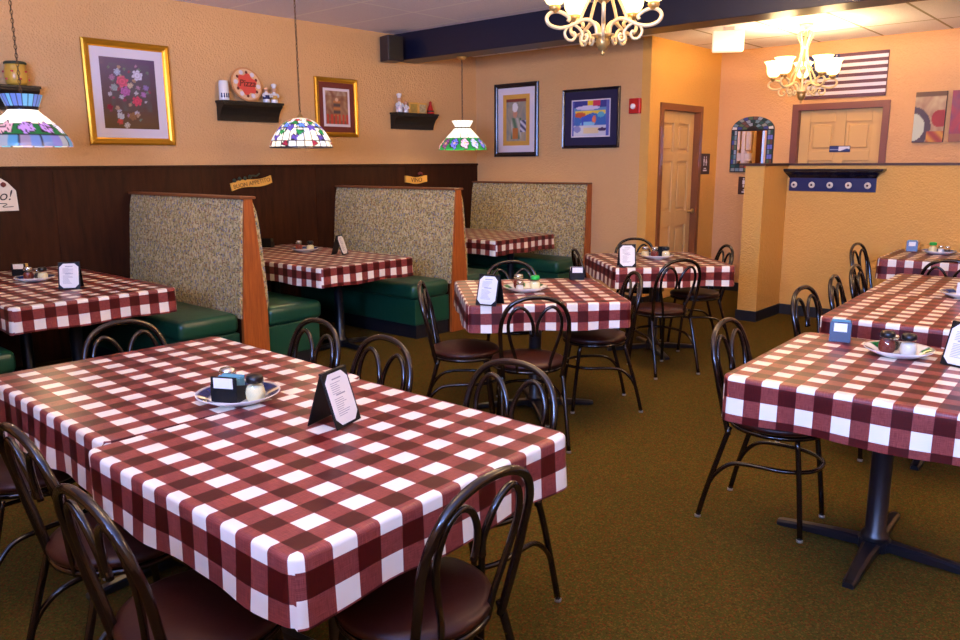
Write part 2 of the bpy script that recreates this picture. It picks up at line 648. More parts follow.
def door(num, w, h, trim_mat, label_lock=None):
    """local: opening centred on x, front (room side) towards -y at y=0, z from 0"""
    root = bpy.data.objects.new('door_%d' % num, None)
    C.objects.link(root)
    root['kind'] = 'structure'
    # slab with six raised panels
    bm = bmesh.new()
    y0 = 0.055
    box(bm, -w / 2 + .004, w / 2 - .004, y0 + .022, y0 + .045, .008, h - .004)
    st = .11
    cw = (w - 3 * st) / 2
    rails = [(.008, .22), (.80, .96), (1.50, 1.60), (h - .13, h - .004)]
    for x0 in (-w / 2 + .004, -st / 2, w / 2 - st):
        box(bm, x0, x0 + st - (.004 if x0 != -st / 2 else 0), y0, y0 + .022, .008, h - .004, 0.004)
    for z0, z1 in rails:
        for x0 in (-w / 2 + st, st / 2):
            box(bm, x0, x0 + cw, y0, y0 + .022, z0, z1, 0.004)
    for (a, z0), (z1, b) in zip(rails, rails[1:]):
        for x0 in (-w / 2 + st, st / 2):
            box(bm, x0 + .03, x0 + cw - .03, y0 + .004, y0 + .024, z0 + .03, z1 - .03, 0.009, 0, 1)
    obj('slab', bm, 'door', root)
    bm = bmesh.new()
    t = .065
    prism(bm, [(-w / 2 - t, 0), (-w / 2, 0), (-w / 2, h), (w / 2, h), (w / 2, 0), (w / 2 + t, 0), (w / 2 + t, h + t), (-w / 2 - t, h + t)], 1, -.018, 0)
    box(bm, -w / 2 - .001, -w / 2 + .003, 0, .1, 0, h)
    box(bm, w / 2 - .003, w / 2 + .001, 0, .1, 0, h)
    box(bm, -w / 2, w / 2, 0, .1, h - .003, h + .001)
    obj('door_frame', bm, trim_mat, root)
    return root
d1 = door(1, D1b - D1a, DH, 'wood_trim')
d1.location = (XC, (D1a + D1b) / 2, 0)
d1.rotation_euler = (0, 0, PI / 2)
bm = bmesh.new()
lathe(bm, [(.001, 0), (.025, 0), (.025, .008), (.01, .012), (.01, .035), (.026, .045), (.028, .058), (.02, .068), (.001, .07)], seg=16)
k = obj('door_knob', bm, 'brass', d1, True, (0.35, 0.055, .95))
k.rotation_euler = (PI / 2, 0, 0)
d2 = door(2, D2b - D2a, DH, mat('mauve brown trim', (122, 70, 58), .45))
d2.location = ((D2a + D2b) / 2, YH, 0)
t = thing('door_sign', 'small blue and white sign plate fixed to the far six-panel door', 'sign', ((-2.75), YH + .052, 1.62))
def f_sign(u, v):
    c = (40, 60, 120)
    if u > .45 and v > .35 + .2 * math.sin(u * 9): c = (225, 228, 235)
    if u < .45 and .3 < v < .42: c = (180, 190, 210)
    if v < .12 or v > .9: c = (30, 40, 80)
    return c
obj('plate', bx(-.105, .105, -.004, 0.002, -.033, .033, .001), 'navy', t)
picture('printed_face', .2, .056, 28, 10, f_sign, 'attr', t, -.0045)

# ------------------------------------------------------------------ booths
BX = -4.77
def booth(yc, single, label):
    t = thing('booth_bench', label, 'booth', (BX, yc, 0), 0, 'high-backed booths along the panelled wall')
    L = BX - XL - .02
    tw, bw, zt = .032, .105, 1.262
    if single:
        pts = [(-bw, 0), (.04, 0), (.04, zt), (-tw, zt)]
    else:
        pts = [(-bw, 0), (bw, 0), (bw, .45), (tw, zt), (-tw, zt), (-bw * .9, .45)]
    bm = bmesh.new()
    prism(bm, pts, 0, -.02, .008)
    obj('end_panel', bm, 'wood_orange', t)
    bm = bmesh.new()
    prism(bm, pts, 0, -L, -.02)
    obj('core', bm, 'wood_dark', t)
    bm = bmesh.new()
    box(bm, -L, .012, -tw - .028, (tw + .028) if not single else .04, zt, zt + .018, .004)
    obj('top_cap', bm, 'wood_trim', t)
    for s in ((-1,) if single else (-1, 1)):
        # padded back
        bm = bmesh.new()
        nz, nx = 10, 2
        def yy(z):
            f = max(0, (z - .45)) / (zt - .45)
            return bw * .95 + (tw - bw * .95) * f
        prof = []
        for i in range(nz + 1):
            z = .44 + (zt - .002 - .44) * i / nz
            bul = (.034 if s > 0 else .016) * (1 - (2 * i / nz - 1) ** 6) + .002
            prof.append((s * (yy(z) + bul), z))
        prof2 = [(s * yy(zt) * .7, zt - .002), (s * yy(.44) * .7, .44)]
        prism(bm, prof + prof2, 0, -L, -.004)
        obj('back_cushion', bm, 'fabric', t, False)
        # seat cushion
        bm = bmesh.new()
        y0, y1 = s * (bw + .012), s * (bw + (.49 if s > 0 else .46))
        box(bm, -L, .0, min(y0, y1), max(y0, y1), .345, .485, .045, 0, 4)
        for v in bm.verts:
            if v.co.z > .45:
                v.co.z += .012 * math.cos((v.co.x + L / 2) / L * PI)
        obj('seat_cushion', bm, 'green', t, True)
        bm = bmesh.new()
        y1 = s * (bw + (.46 if s > 0 else .43))
        box(bm, -L, -.015, min(y0, y1), max(y0, y1), .12, .345, .006)
        obj('seat_base', bm, 'green', t)
        bm = bmesh.new()
        y1 = s * (bw + .41)
        box(bm, -L, -.03, min(y0, y1), max(y0, y1), 0, .12)
        obj('kick_board', bm, 'base_black', t)
    return t
booth(.88, False, 'booth bench farthest left, mostly out of the photo, green vinyl seat')
booth(3.0, False, 'booth bench with bluish-lit speckled back, nearest fully visible, left of the second booth table')
booth(5.11, False, 'middle booth bench between the second and third booth tables')
booth(7.185, True, 'booth bench against the far plastered wall, below the chef print')

# ------------------------------------------------------------------ tables and cloths
ZTAB = .7355
KT = 1.0335

def table(label, loc, rz, w, d, group=None, arm=.36, long=None):
    t = thing('pedestal_table', label, 'table', loc, rz, group)
    obj('table_top', bx(-w / 2 + .018, w / 2 - .018, -d / 2 + .018, d / 2 - .018, ZTAB - .032, ZTAB - .008, .004), 'wood_dark', t)
    xs = (0,) if not long else (-long, long)
    for cx in xs:
        bm = bmesh.new()
        lathe(bm, [(.14, ZTAB - .038), (.14, ZTAB - .032)], cx, 0, 16)
        lathe(bm, [(.055, .05), (.05, .07), (.038, .085), (.038, ZTAB - .06), (.06, ZTAB - .038)], cx, 0, 20)
        obj('column', bm, 'iron', t, True)
        bm = bmesh.new()
        for k in range(4):
            a = k * PI / 2
            ca, sa = math.cos(a), math.sin(a)
            sec = [(.03, .034, .0515, .02), (.15, .026, .046, .012), (.28, .022, .034, .006), (arm - .02, .022, .026, .0), (arm, .018, .022, .0)]
            rings = []
            for r, hw, zt, zb in sec:
                q = []
                for u, z in ((-hw, zb), (hw, zb), (hw, zt - .008), (hw * .6, zt), (-hw * .6, zt), (-hw, zt - .008)):
                    q.append(bm.verts.new((cx + r * ca - u * sa, r * sa + u * ca, max(z, 0.001))))
                rings.append(q)
            for q0, q1 in zip(rings, rings[1:]):
                for i in range(6):
                    bm.faces.new((q0[i], q0[(i + 1) % 6], q1[(i + 1) % 6], q1[i]))
            bm.faces.new(rings[0])
            bm.faces.new(rings[-1])
        lathe(bm, [(.06, .01), (.06, .05), (.05, .055)], cx, 0, 20)
        obj('cross_base', bm, 'iron', t)
    return t

def cloth(label, loc, rz, w, d, drop=.145, ou=0.0, ov=0.0, group='checked table cloths', amp=.010, extra=None, seed=1, skip=None, dz=0.0, su=1.0, sv=1.0):
    """vinyl cloth: flat top, rounded edge, hanging skirt with a seam at each corner.  Top surface at z=.76"""
    rnd = random.Random(seed)
    ph = [rnd.uniform(0, 6.28) for _ in range(8)]
    a, b, r, e = w / 2, d / 2, .030, .012
    bm = bmesh.new()
    uvl = bm.loops.layers.uv.new('UV')
    zt = ZTAB + dz
    ai, bi = a - e, b - e      # inner flat half extents (top)
    # perimeter columns : (corner-rounded) base point on inner outline, outward normal, side, s
    cols = []
    rr = r
    arc = 5
    def add(px, py, nx, ny, side, s):
        cols.append((px, py, nx, ny, side, s))
    sides = []
    cx, cy = ai - rr, bi - rr
    # sides: 0:+x (s=y), 1:+y (s=-x), 2:-x, 3:-y
    dirs = [((1, 0), (0, 1), cx, cy), ((0, 1), (-1, 0), cy, cx), ((-1, 0), (0, -1), cx, cy), ((0, -1), (1, 0), cy, cx)]
    for k, (nv, tv, cn, ct) in enumerate(dirs):
        L = 2 * ct
        nn = max(8, int(L / .03))
        seq = []
        for i in range(arc):
            th = -PI / 4 + PI / 4 * i / arc
            seq.append((th, -ct, (th) * rr))
        for i in range(nn + 1):
            seq.append((0, -ct + L * i / nn, 0))
        for i in range(1, arc):
            th = PI / 4 * i / arc
            seq.append((th, ct, th * rr))
        for th, tt, extra_s in seq:
            n0 = (nv[0] * math.cos(th) + tv[0] * math.sin(th), nv[1] * math.cos(th) + tv[1] * math.sin(th))
            bxp = nv[0] * cn + tv[0] * tt + n0[0] * rr
            byp = nv[1] * cn + tv[1] * tt + n0[1] * rr
            cols.append((bxp, byp, n0[0], n0[1], k, tt + extra_s))
    nb, nd = 4, 7
    prof = []
    for j in range(nb + 1):
        t = PI / 2 * j / nb
        prof.append((e * math.sin(t), zt - e * (1 - math.cos(t)), e * t, 0.0))
    for j in range(1, nd + 1):
        prof.append((e, zt - e - (drop - e) * j / nd, e * PI / 2 + (drop - e) * j / nd, j / nd))
    K = len(cols)
    grid = []
    for i, (px, py, nx, ny, side, s) in enumerate(cols):
        col = []
        ex = extra(px, py) if extra else 0
        keep = 1.0
        if skip:
            dt = nx * skip[0] + ny * skip[1]
            keep = 1 - max(0.0, min(1.0, (dt - .25) / .5)) * .93
        for (o_, z, dl, f) in prof:
            wv = 0
            if f > 0:
                g = f ** 1.3
                wv = g * amp * (.7 + .6 * math.sin(s * 13 + ph[side]) + .35 * math.sin(s * 27 + ph[side + 4]))
                z2 = z - f * (ex + .004 * math.sin(s * 13 + ph[side]))
                wv *= keep
            else:
                z2 = z
            z2 = zt - (zt - z2) * keep
            col.append(bm.verts.new((px + nx * (o_ + wv), py + ny * (o_ + wv), z2)))
        grid.append(col)
    def uv(side, s, px, py, dl):
        nv, tv, cn, ct = dirs[side]
        q = cn + rr + dl
        return ((nv[0] * q + tv[0] * s) * su + ou, (nv[1] * q + tv[1] * s) * sv + ov)
    for i in range(K):
        j = (i + 1) % K
        ci, cj = cols[i], cols[j]
        sd = ci[4]
        sj = cj[5] if cj[4] == sd else dirs[sd][3] + PI / 4 * rr
        for q in range(len(prof) - 1):
            f = bm.faces.new((grid[i][q], grid[i][q + 1], grid[j][q + 1], grid[j][q]))
            f.smooth = True
            vals = ((ci[5], q), (ci[5], q + 1), (sj, q + 1), (sj, q))
            for lp, (s, qq) in zip(f.loops, vals):
                lp[uvl].uv = uv(sd, s, 0, 0, prof[qq][2])
    top = bm.faces.new([g[0] for g in grid])
    for lp in top.loops:
        lp[uvl].uv = (lp.vert.co.x * su + ou, lp.vert.co.y * sv + ov)
    o = obj('tablecloth', bm, 'cloth')
    o.location = loc
    o.rotation_euler = (0, 0, rz)
    tag(o, label, 'tablecloth', group)
    return o

R = math.radians
TABS = {
    'near': ((-1.630, 1.243), R(0.9), .91, .935),
    'nearleft': ((-2.598, 1.286), R(-1.0), 1.02, .91),
    'mid': ((-2.77, 3.63), R(47.6), .90, .92),
    'rear': ((-2.965, 5.40), R(47.6), .90, .93),
    'r1': ((-.70, 3.045), R(2.2), .90, .93),
    'r2a': ((-.80, 4.365), R(3.2), .92, .93),
    'r2b': ((-.855, 5.30), R(3.2), .92, .93),
    'r3': ((-1.25, 6.98), R(3.0), .92, .84),
}
TABS = {k: ((p[0] * KT, p[1] * KT), rz, w * KT, d * KT) for k, (p, rz, w, d) in TABS.items()}
TABS['b1'] = ((-5.54, 1.92), 0, 1.73, .96)
TABS['b2'] = ((-5.54, 4.00), 0, 1.72, .96)
TABS['b3'] = ((-5.68, 6.41), 0, 1.34, 1.0)
DESC = {
    'near': 'foreground square pedestal table under the check cloth, right half of the joined pair',
    'nearleft': 'square pedestal table joined to the left of the foreground one',
    'mid': 'diagonally set pedestal table in mid-room with four chairs, nearer of two',
    'rear': 'diagonally set pedestal table nearest the yellow hall door, farther of two',
    'r1': 'right foreground pedestal table with its cross base in full view',
    'r2a': 'pedestal table just behind the right foreground table, nearer of the joined pair',
    'r2b': 'pedestal table at the far end of the joined pair on the right',
    'r3': 'farthest right pedestal table in front of the half wall',
    'b1': 'booth table at the left edge of the photo',
    'b2': 'booth table between the first and second high booth backs',
    'b3': 'farthest booth table by the plastered wall',
}
for k, ((x, y), rz, w, d) in TABS.items():
    booth_t = k[0] == 'b'
    table(DESC[k], (x, y, 0), rz, w, d, 'booth tables' if booth_t else 'square pedestal tables', .2 if k == 'b3' else .27 if booth_t else .37, .45 if booth_t else None)
CD = {
    'near': ('red and white check cloth on the foreground table', .155, .02, .03, .007),
    'nearleft': ('check cloth draped long with folds at the left end of the foreground tables', .17, .055, .01, .014),
    'mid': ('check cloth on the nearer diagonal table', .150, .03, .035, .007),
    'rear': ('check cloth on the farther diagonal table by the yellow door', .150, .01, .04, .006),
    'r1': ('check cloth with violet-lit front skirt on the right foreground table', .165, .045, .03, .004),
    'r2a': ('check cloth on the table directly behind the right foreground table', .145, .05, .02, .004),
    'r2b': ('check cloth on the far half of the joined right tables', .145, .015, .03, .004),
    'r3': ('check cloth on the farthest right table before the half wall', .16, .03, .01, .004),
    'b1': ('check cloth on the booth table at the left edge', .150, .02, .01, .005),
    'b2': ('check cloth on the second booth table, blue-lit near corner', .150, .04, .03, .005),
    'b3': ('check cloth on the farthest booth table', .150, .01, .05, .005),
}
SK = {'near': (-1, 0), 'nearleft': (1, 0), 'r2a': (0, 1), 'r2b': (0, -1)}
for i, (k, ((x, y), rz, w, d)) in enumerate(TABS.items()):
    lab, dr, ou, ov, am = CD[k]
    su, sv = 1.0, 1.0
    if k in ('near', 'nearleft'):
        su, sv = 1.035, .915
        ou, ov = .03 - w / 2 * su, .03 + d / 2 * sv
        if k == 'nearleft':
            ou += .035
    elif k == 'r1':
        ou, ov = w / 2 - .03, d / 2 + .012
    ex = None
    if k == 'nearleft':
        ex = lambda px, py: .06 * max(0, -px / .45) if py < 0 or px < -.4 else 0
    cloth(lab, (x, y, 0), rz, w, d, dr, ou, ov, amp=am, extra=ex, seed=i + 3, skip=SK.get(k), dz=.0012 if k in ('near', 'r2a') else 0, su=su, sv=sv)

# ------------------------------------------------------------------ chairs
def make_chair(label):
    t = thing('cafe_chair', label, 'chair', (0, 0, 0), 0, 'bent-tube cafe chairs')
    bm = bmesh.new()
    lathe(bm, [(.001, .446), (.185, .446), (.200, .452), (.205, .464), (.200, .476), (.180, .484), (.10, .489), (.001, .490)], seg=36)
    obj('seat', bm, 'chair_seat', t, True)
    bm = bmesh.new()
    tube(bm, [(.192 * math.cos(2 * PI * i / 24), .192 * math.sin(2 * PI * i / 24), .437) for i in range(24)], .0105, 8, 2, True)
    obj('seat_ring', bm, 'chair_metal', t, True)
    # outer back hoop
    bm = bmesh.new()
    hoop = [(-.160, -.155, .40), (-.168, -.170, .47), (-.178, -.192, .57), (-.184, -.212, .67), (-.174, -.234, .75), (-.138, -.250, .815), (-.075, -.258, .850), (0, -.260, .860)]
    hoop = hoop + [(-x, y, z) for x, y, z in reversed(hoop[:-1])]
    tube(bm, hoop, .0122, 10, 5)
    obj('back_hoop', bm, 'chair_metal', t, True)
    # two inner scrolls meeting like a heart
    for s in (-1, 1):
        bm = bmesh.new()
        sc = [(s * .085, -.172, .43), (s * .094, -.184, .50), (s * .116, -.197, .575), (s * .138, -.212, .655), (s * .143, -.226, .72), (s * .124, -.238, .780), (s * .088, -.244, .806), (s * .048, -.241, .785), (s * .020, -.232, .735), (s * .010, -.222, .685), (s * .016, -.216, .645)]
        tube(bm, sc, .0095, 8, 4)
        obj('back_scroll', bm, 'chair_metal', t, True)
    for s in (-1, 1):
        bm = bmesh.new()
        tube(bm, [(s * .162, -.150, .435), (s * .172, -.178, .33), (s * .178, -.232, .14), (s * .184, -.262, .012)], .0118, 8, 4)
        lg = obj('leg', bm, 'chair_metal', t, True)
        bm = bmesh.new()
        lathe(bm, [(.0125, 0), (.0135, .010), (.011, .013)], s * .184, -.263, 10)
        obj('foot_glide', bm, 'glide', lg, True)
        bm = bmesh.new()
        tube(bm, [(s * .125, .120, .435), (s * .134, .138, .30), (s * .144, .156, .14), (s * .150, .168, .012)], .0118, 8, 3)
        lg = obj('leg', bm, 'chair_metal', t, True)
        bm = bmesh.new()
        lathe(bm, [(.0125, 0), (.0135, .010), (.011, .013)], s * .150, .168, 10)
        obj('foot_glide', bm, 'glide', lg, True)
    bm = bmesh.new()
    st = [(-.177, -.225, .165), (-.176, -.190, .225), (-.165, -.13, .275), (-.163, -.03, .288), (-.150, .08, .288), (-.09, .165, .288), (0, .19, .288)]
    st = st + [(-x, y, z) for x, y, z in reversed(st[:-1])]
    tube(bm, st, .0095, 8, 4)
    obj('stretcher', bm, 'chair_metal', t, True)
    return t

# (x, y) of the back's top, facing direction in degrees, label
CH = [
    (-2.61, 1.94, -93, 'cafe chair on the far side of the foreground tables, second from the left, bluish highlights'),
    (-2.145, 1.90, -94, 'cafe chair on the far side of the foreground tables, behind the menu card'),
    (-1.555, 1.93, -84, 'cafe chair at the far right corner of the foreground table, largest back on that side'),
    (-3.215, 1.39, 0, 'cafe chair at the left end of the foreground tables, in front of first booth table'),
    (-1.00, 1.165, 181, 'cafe chair at the right end of the foreground table, back across its check skirt'),
    (-1.565, .560, 90, 'cafe chair on the camera side of the foreground table, its back at the bottom left'),
    (-2.09, .615, 90, 'cafe chair on the camera side left of the bottom-left one, back against draped cloth'),
    (-2.80, .620, 92, 'cafe chair at the dark lower-left edge of the photo, mostly cut off'),
    (-2.26, 2.97, 137.6, 'cafe chair in front of the nearer diagonal table, reddish seat seen through its back'),
    (-3.03, 2.94, 40, 'cafe chair at the left of the nearer diagonal table, seen from the side'),
    (-2.33, 4.02, -132.4, 'cafe chair at the right of the nearer diagonal table, between the two diagonal tables'),
    (-3.235, 3.97, -42.4, 'cafe chair behind the nearer diagonal table, only the arch shows over the plate'),
    (-2.41, 4.75, 152, 'cafe chair in front of the farther diagonal table, brown-red round seat in full view'),
    (-2.56, 5.79, -136, 'cafe chair at the right of the farther diagonal table, nearest the hall'),
    (-3.41, 5.84, -44, 'cafe chair behind the farther diagonal table, arch above the menu card'),
    (-3.32, 4.83, 46, 'cafe chair at the left of the farther diagonal table, dark edge-on back'),
    (-1.325, 3.02, 2, 'cafe chair left of the right foreground table, whole frame in view'),
    (-1.39, 4.09, -3, 'first of three cafe chairs beside the joined right tables, nearest the camera'),
    (-1.40, 4.60, 7, 'second of three cafe chairs beside the joined right tables'),
    (-1.45, 5.16, 4, 'third of three cafe chairs beside the joined right tables, farthest along'),
    (-1.84, 6.55, -4, 'tallest-looking cafe chair against the half wall, left of the farthest table'),
    (-1.05, 5.80, 92, 'cafe chair at the right edge between the joined tables and the farthest table'),
]
c0 = None
for x, y, deg, lab in CH:
    a = R(deg)
    x, y = x * 1.042, y * 1.042
    p = (x + .25 * math.cos(a), y + .25 * math.sin(a), 0)
    if c0 is None:
        c0 = make_chair(lab)
        c0.location = p
        c0.rotation_euler = (0, 0, a - PI / 2)
        c0.scale = (.968, .968, .968)
    else:
        dup(c0, p, a - PI / 2, lab)

# ------------------------------------------------------------------ table-top things
ZT = ZTAB + .0016
def plate(label, x, y, r=.125, rim=(24, 36, 88), rz=0, green=False):
    x, y = x * KT, y * KT
    t = thing('plate', label, 'plate', (x, y, ZT), rz, 'condiment plates')
    bm = bmesh.new()
    cl = bm.verts.layers.float_color.new('Col')
    prof = [(.001, .004), (.55, .004), (.62, .006), (.72, .014), (.82, .020), (.93, .026), (1.0, .030), (1.0, .027), (.80, .012), (.62, .001), (.6, 0), (.001, 0)]
    seg = 60
    rings = []
    for q, (f, z) in enumerate(prof):
        row = []
        for i in range(seg):
            th = 2 * PI * i / seg
            v = bm.verts.new((r * f * math.cos(th), r * f * math.sin(th), z))
            c = (238, 232, 222)
            if 3 <= q <= 5:
                k = int(i / seg * 12)
                c = rim if (k % 2 == 0 or not green) else (238, 232, 216)
                if not green and (i % 10) < 2:
                    c = (222, 200, 150)
                if green and k % 4 == 0:
                    c = (24, 110, 50)
            v[cl] = lin(c)
            row.append(v)
        rings.append(row)
    for a_, b_ in zip(rings, rings[1:]):
        for i in range(seg):
            bm.faces.new((a_[i], a_[(i + 1) % seg], b_[(i + 1) % seg], b_[i]))
    obj('dish', bm, 'attr_gloss', t, True)
    return t

def shaker(label, x, y, z, kind):
    """kind: cheese_black, cheese_green, cheese_pale, pepper, salt, chrome"""
    x, y = x * KT, y * KT
    t = thing({'salt': 'salt_shaker', 'chrome': 'pepper_shaker', 'pepper': 'flake_shaker'}.get(kind, 'cheese_shaker'), label, 'shaker', (x, y, z), random.uniform(0, 3), 'table shakers')
    small = kind in ('salt', 'chrome')
    s = .72 if small else 1.0
    fill = {'salt': 'salt', 'chrome': 'blackpepper', 'pepper': 'pepper', 'cheese_pale': 'cheese_pale'}.get(kind, 'cheese')
    bm = bmesh.new()
    lathe(bm, [(.001, 0), (.026 * s, 0), (.031 * s, .006 * s), (.034 * s, .022 * s), (.033 * s, .040 * s), (.027 * s, .058 * s), (.024 * s, .066 * s)], seg=20)
    obj('glass_body', bm, 'glass', t, True)
    bm = bmesh.new()
    lathe(bm, [(.001, .004), (.024 * s, .004), (.0295 * s, .012 * s), (.031 * s, .030 * s), (.028 * s, .045 * s), (.024 * s, .052 * s), (.001, .053 * s)], seg=20)
    obj('filling', bm, fill, t, True)
    lid = {'cheese_black': 'lid_black', 'cheese_green': 'lid_green', 'cheese_pale': 'lid_black', 'pepper': 'chrome'}.get(kind, 'chrome')
    if kind == 'pepper' and 'dark lid' in label:
        lid = 'lid_black'
    bm = bmesh.new()
    lathe(bm, [(.025 * s, .064 * s), (.028 * s, .066 * s), (.028 * s, .080 * s), (.024 * s, .088 * s), (.001, .091 * s)], seg=20)
    obj('lid', bm, lid, t, True)
    return t

def caddy(label, x, y, z, rz, body='leather', pk='packet', face=True):
    x, y = x * KT, y * KT
    t = thing('sugar_caddy', label, 'caddy', (x, y, z), rz, 'sugar and napkin caddies')
    bm = bmesh.new()
    prism(bm, [(-.036, 0), (.036, 0), (.036, .042), (.03, .042), (.03, .006), (-.03, .006), (-.03, .085), (-.036, .085)], 0, -.045, .045)
    prism(bm, [(-.036, 0), (.036, 0), (.036, .042), (-.036, .06)], 0, -.047, -.043)
    prism(bm, [(-.036, 0), (.036, 0), (.036, .042), (-.036, .06)], 0, .043, .047)
    obj('holder', bm, body, t)
    bm = bmesh.new()
    for k in range(8):
        yk = -.027 + k * .0072
        box(bm, -.040, .040, yk, yk + .005, .008, .074 + .006 * math.sin(k * 2.1))
    obj('packets', bm, pk, t)
    if face:
        obj('front_label', bx(-.034, .034, -.0385, -.0355, .048, .082), 'paper', t)
    return t

def napkin_box(label, x, y, z, rz):
    x, y = x * KT, y * KT
    t = thing('card_holder', label, 'holder', (x, y, z), rz, 'sugar and napkin caddies')
    bm = bmesh.new()
    prism(bm, [(-.030, 0), (.030, 0), (.022, .085), (-.018, .085)], 0, -.042, .042)
    obj('holder', bm, 'navy_plastic', t)
    bm = bmesh.new()
    box(bm, -.026, .026, -.001, .001, .004, .040)
    c = obj('label_card', bm, 'paper', t)
    c.location = (0, -.0262, .040)
    c.rotation_euler = (R(-8), 0, 0)
    bm = bmesh.new()
    for k in range(3):
        box(bm, -.036, .036, -.010 + k * .008, -.005 + k * .008, .08, .092)
    obj('packets', bm, 'packet', t)
    return t

def octa(w, h, c):
    return [(-w / 2 + c, 0), (w / 2 - c, 0), (w / 2, c), (w / 2, h - c), (w / 2 - c, h), (-w / 2 + c, h), (-w / 2, h - c), (-w / 2, c)]
def menu(label, x, y, rz, w=.125, h=.165, spread=.052):
    x, y = x * KT, y * KT
    t = thing('menu_stand', label, 'menu', (x, y, ZT), rz, 'tent menu cards')
    a = math.asin(spread / h)
    zz = h * math.cos(a)
    def panel(s):
        bm = bmesh.new()
        box(bm, -w / 2, w / 2, -.0022, .0022, 0, h, .0015)
        p = obj('front_panel' if s < 0 else 'back_panel', bm, 'leather', t)
        p.location = (0, s * spread, .0008)
        p.rotation_euler = (-a * (1 if s < 0 else -1), 0, 0)
        return p
    f = panel(-1)
    panel(1)
    obj('spine', bx(-w / 2, w / 2, -.006, .006, zz - .003, zz + .003, .002), 'leather', t)
    bm = bmesh.new()
    prism(bm, [(u, v + .008) for u, v in octa(w - .016, h - .016, .022)], 1, -.0036, -.0023)
    cd = obj('menu_card', bm, 'paper', f)
    rnd = random.Random(int(x * 100))
    bm = bmesh.new()
    z = h - .028
    row = 0
    while z > .03:
        if row in (0, 7):
            box(bm, -.022, .022, -.0042, -.0036, z, z + .004)
            z -= .010
        else:
            l = rnd.uniform(.030, .062)
            box(bm, -.036, -.036 + l, -.0042, -.0036, z, z + .0016)
            z -= .0062
        row += 1
    obj('printed_lines', bm, 'ink', f)
    return t

ZP = ZT + .0045
# foreground table
plate('large plate with dark blue rim on the foreground table', -2.165, 1.285, .135)
caddy('black caddy of blue-green sugar packets on the foreground blue-rimmed plate', -2.175, 1.262, ZP, R(28))
shaker('black-lidded grated cheese shaker beside the blue-green packets on the foreground plate', -2.098, 1.305, ZP, 'cheese_black')
shaker('chrome-lidded red pepper flake shaker left of the packets on the foreground plate', -2.238, 1.295, ZP, 'pepper')
shaker('chrome-topped small shaker behind the packets on the foreground plate', -2.150, 1.345, ZP, 'salt')
menu('tent menu card on the foreground table, largest in the photo', -1.755, 1.345, R(107), .125, .17)
# right foreground table
napkin_box('navy blue card holder with white label on the right foreground table', -.985, 3.385, ZT, R(14))
plate('plate with dark green and blue rim on the right foreground table', -.735, 3.275, .128, (20, 40, 60), 0.3, True)
shaker('red pepper flake shaker with dark lid on the right foreground plate', -.775, 3.262, ZP, 'pepper')
shaker('pale cheese shaker with dark lid on the right foreground plate', -.700, 3.262, ZP, 'cheese_pale')
shaker('chrome-lidded shaker standing behind the other two on the right foreground plate', -.768, 3.325, ZP, 'chrome')
menu('tent menu card cut by the right edge, on the right foreground table', -.505, 3.245, R(-22), .13, .17)
# nearer diagonal table
menu('tent menu card on the nearer diagonal table, blue-white face', -2.665, 3.095, R(14), .125, .17)
plate('green-rimmed plate of shakers on the nearer diagonal table', -2.80, 3.57, .135, (30, 120, 60), .2, True)
shaker('green-lidded cheese shaker on the nearer diagonal table', -2.755, 3.605, ZP, 'cheese_green')
shaker('small white salt shaker on the nearer diagonal table plate', -2.795, 3.51, ZP, 'salt')
shaker('chrome-lidded pepper flake shaker left on the nearer diagonal table plate', -2.862, 3.585, ZP, 'pepper')
caddy('black caddy with white label at the far corner of the nearer diagonal table', -2.83, 4.14, ZT, R(42), 'leather', 'mat_white')
# farther diagonal table
menu('tent menu card on the farther diagonal table, bright white face', -2.91, 4.885, R(39), .125, .17)
plate('white plate of shakers on the farther diagonal table', -2.995, 5.47, .14, (60, 70, 120), 0, False)
shaker('black-lidded cheese shaker on the farther diagonal table', -2.93, 5.50, ZP, 'cheese_black')
shaker('chrome-lidded flake shaker in the middle of the farther diagonal plate', -2.995, 5.44, ZP, 'pepper')
shaker('left chrome-lidded shaker on the farther diagonal table plate', -3.06, 5.41, ZP, 'cheese_x')
caddy('caddy of blue-green packets behind the shakers on the farther diagonal table', -3.00, 5.545, ZP, R(45), 'leather', 'packet', False)
# joined right tables
plate('plate at the right edge on the far half of the joined tables', -.80, 4.93, .135, (40, 60, 110), 0, False)
shaker('black-lidded shaker at the right edge on the joined tables', -.775, 4.98, ZP, 'cheese_black')
caddy('caddy of yellow packets at the right edge on the joined tables', -.80, 4.90, ZP, R(10), 'white', 'packet_pink', False)
# farthest right table
napkin_box('small navy card holder on the farthest right table', -1.60, 7.22, ZT, R(10))
plate('plate of shakers on the farthest right table', -1.385, 7.13, .13, (60, 80, 140), 0, False)
shaker('green-lidded flake shaker on the farthest right table', -1.43, 7.13, ZP, 'cheese_green')
shaker('white-topped salt shaker on the farthest right table', -1.375, 7.15, ZP, 'salt')
shaker('chrome-topped shaker rightmost on the farthest right table', -1.325, 7.13, ZP, 'chrome')
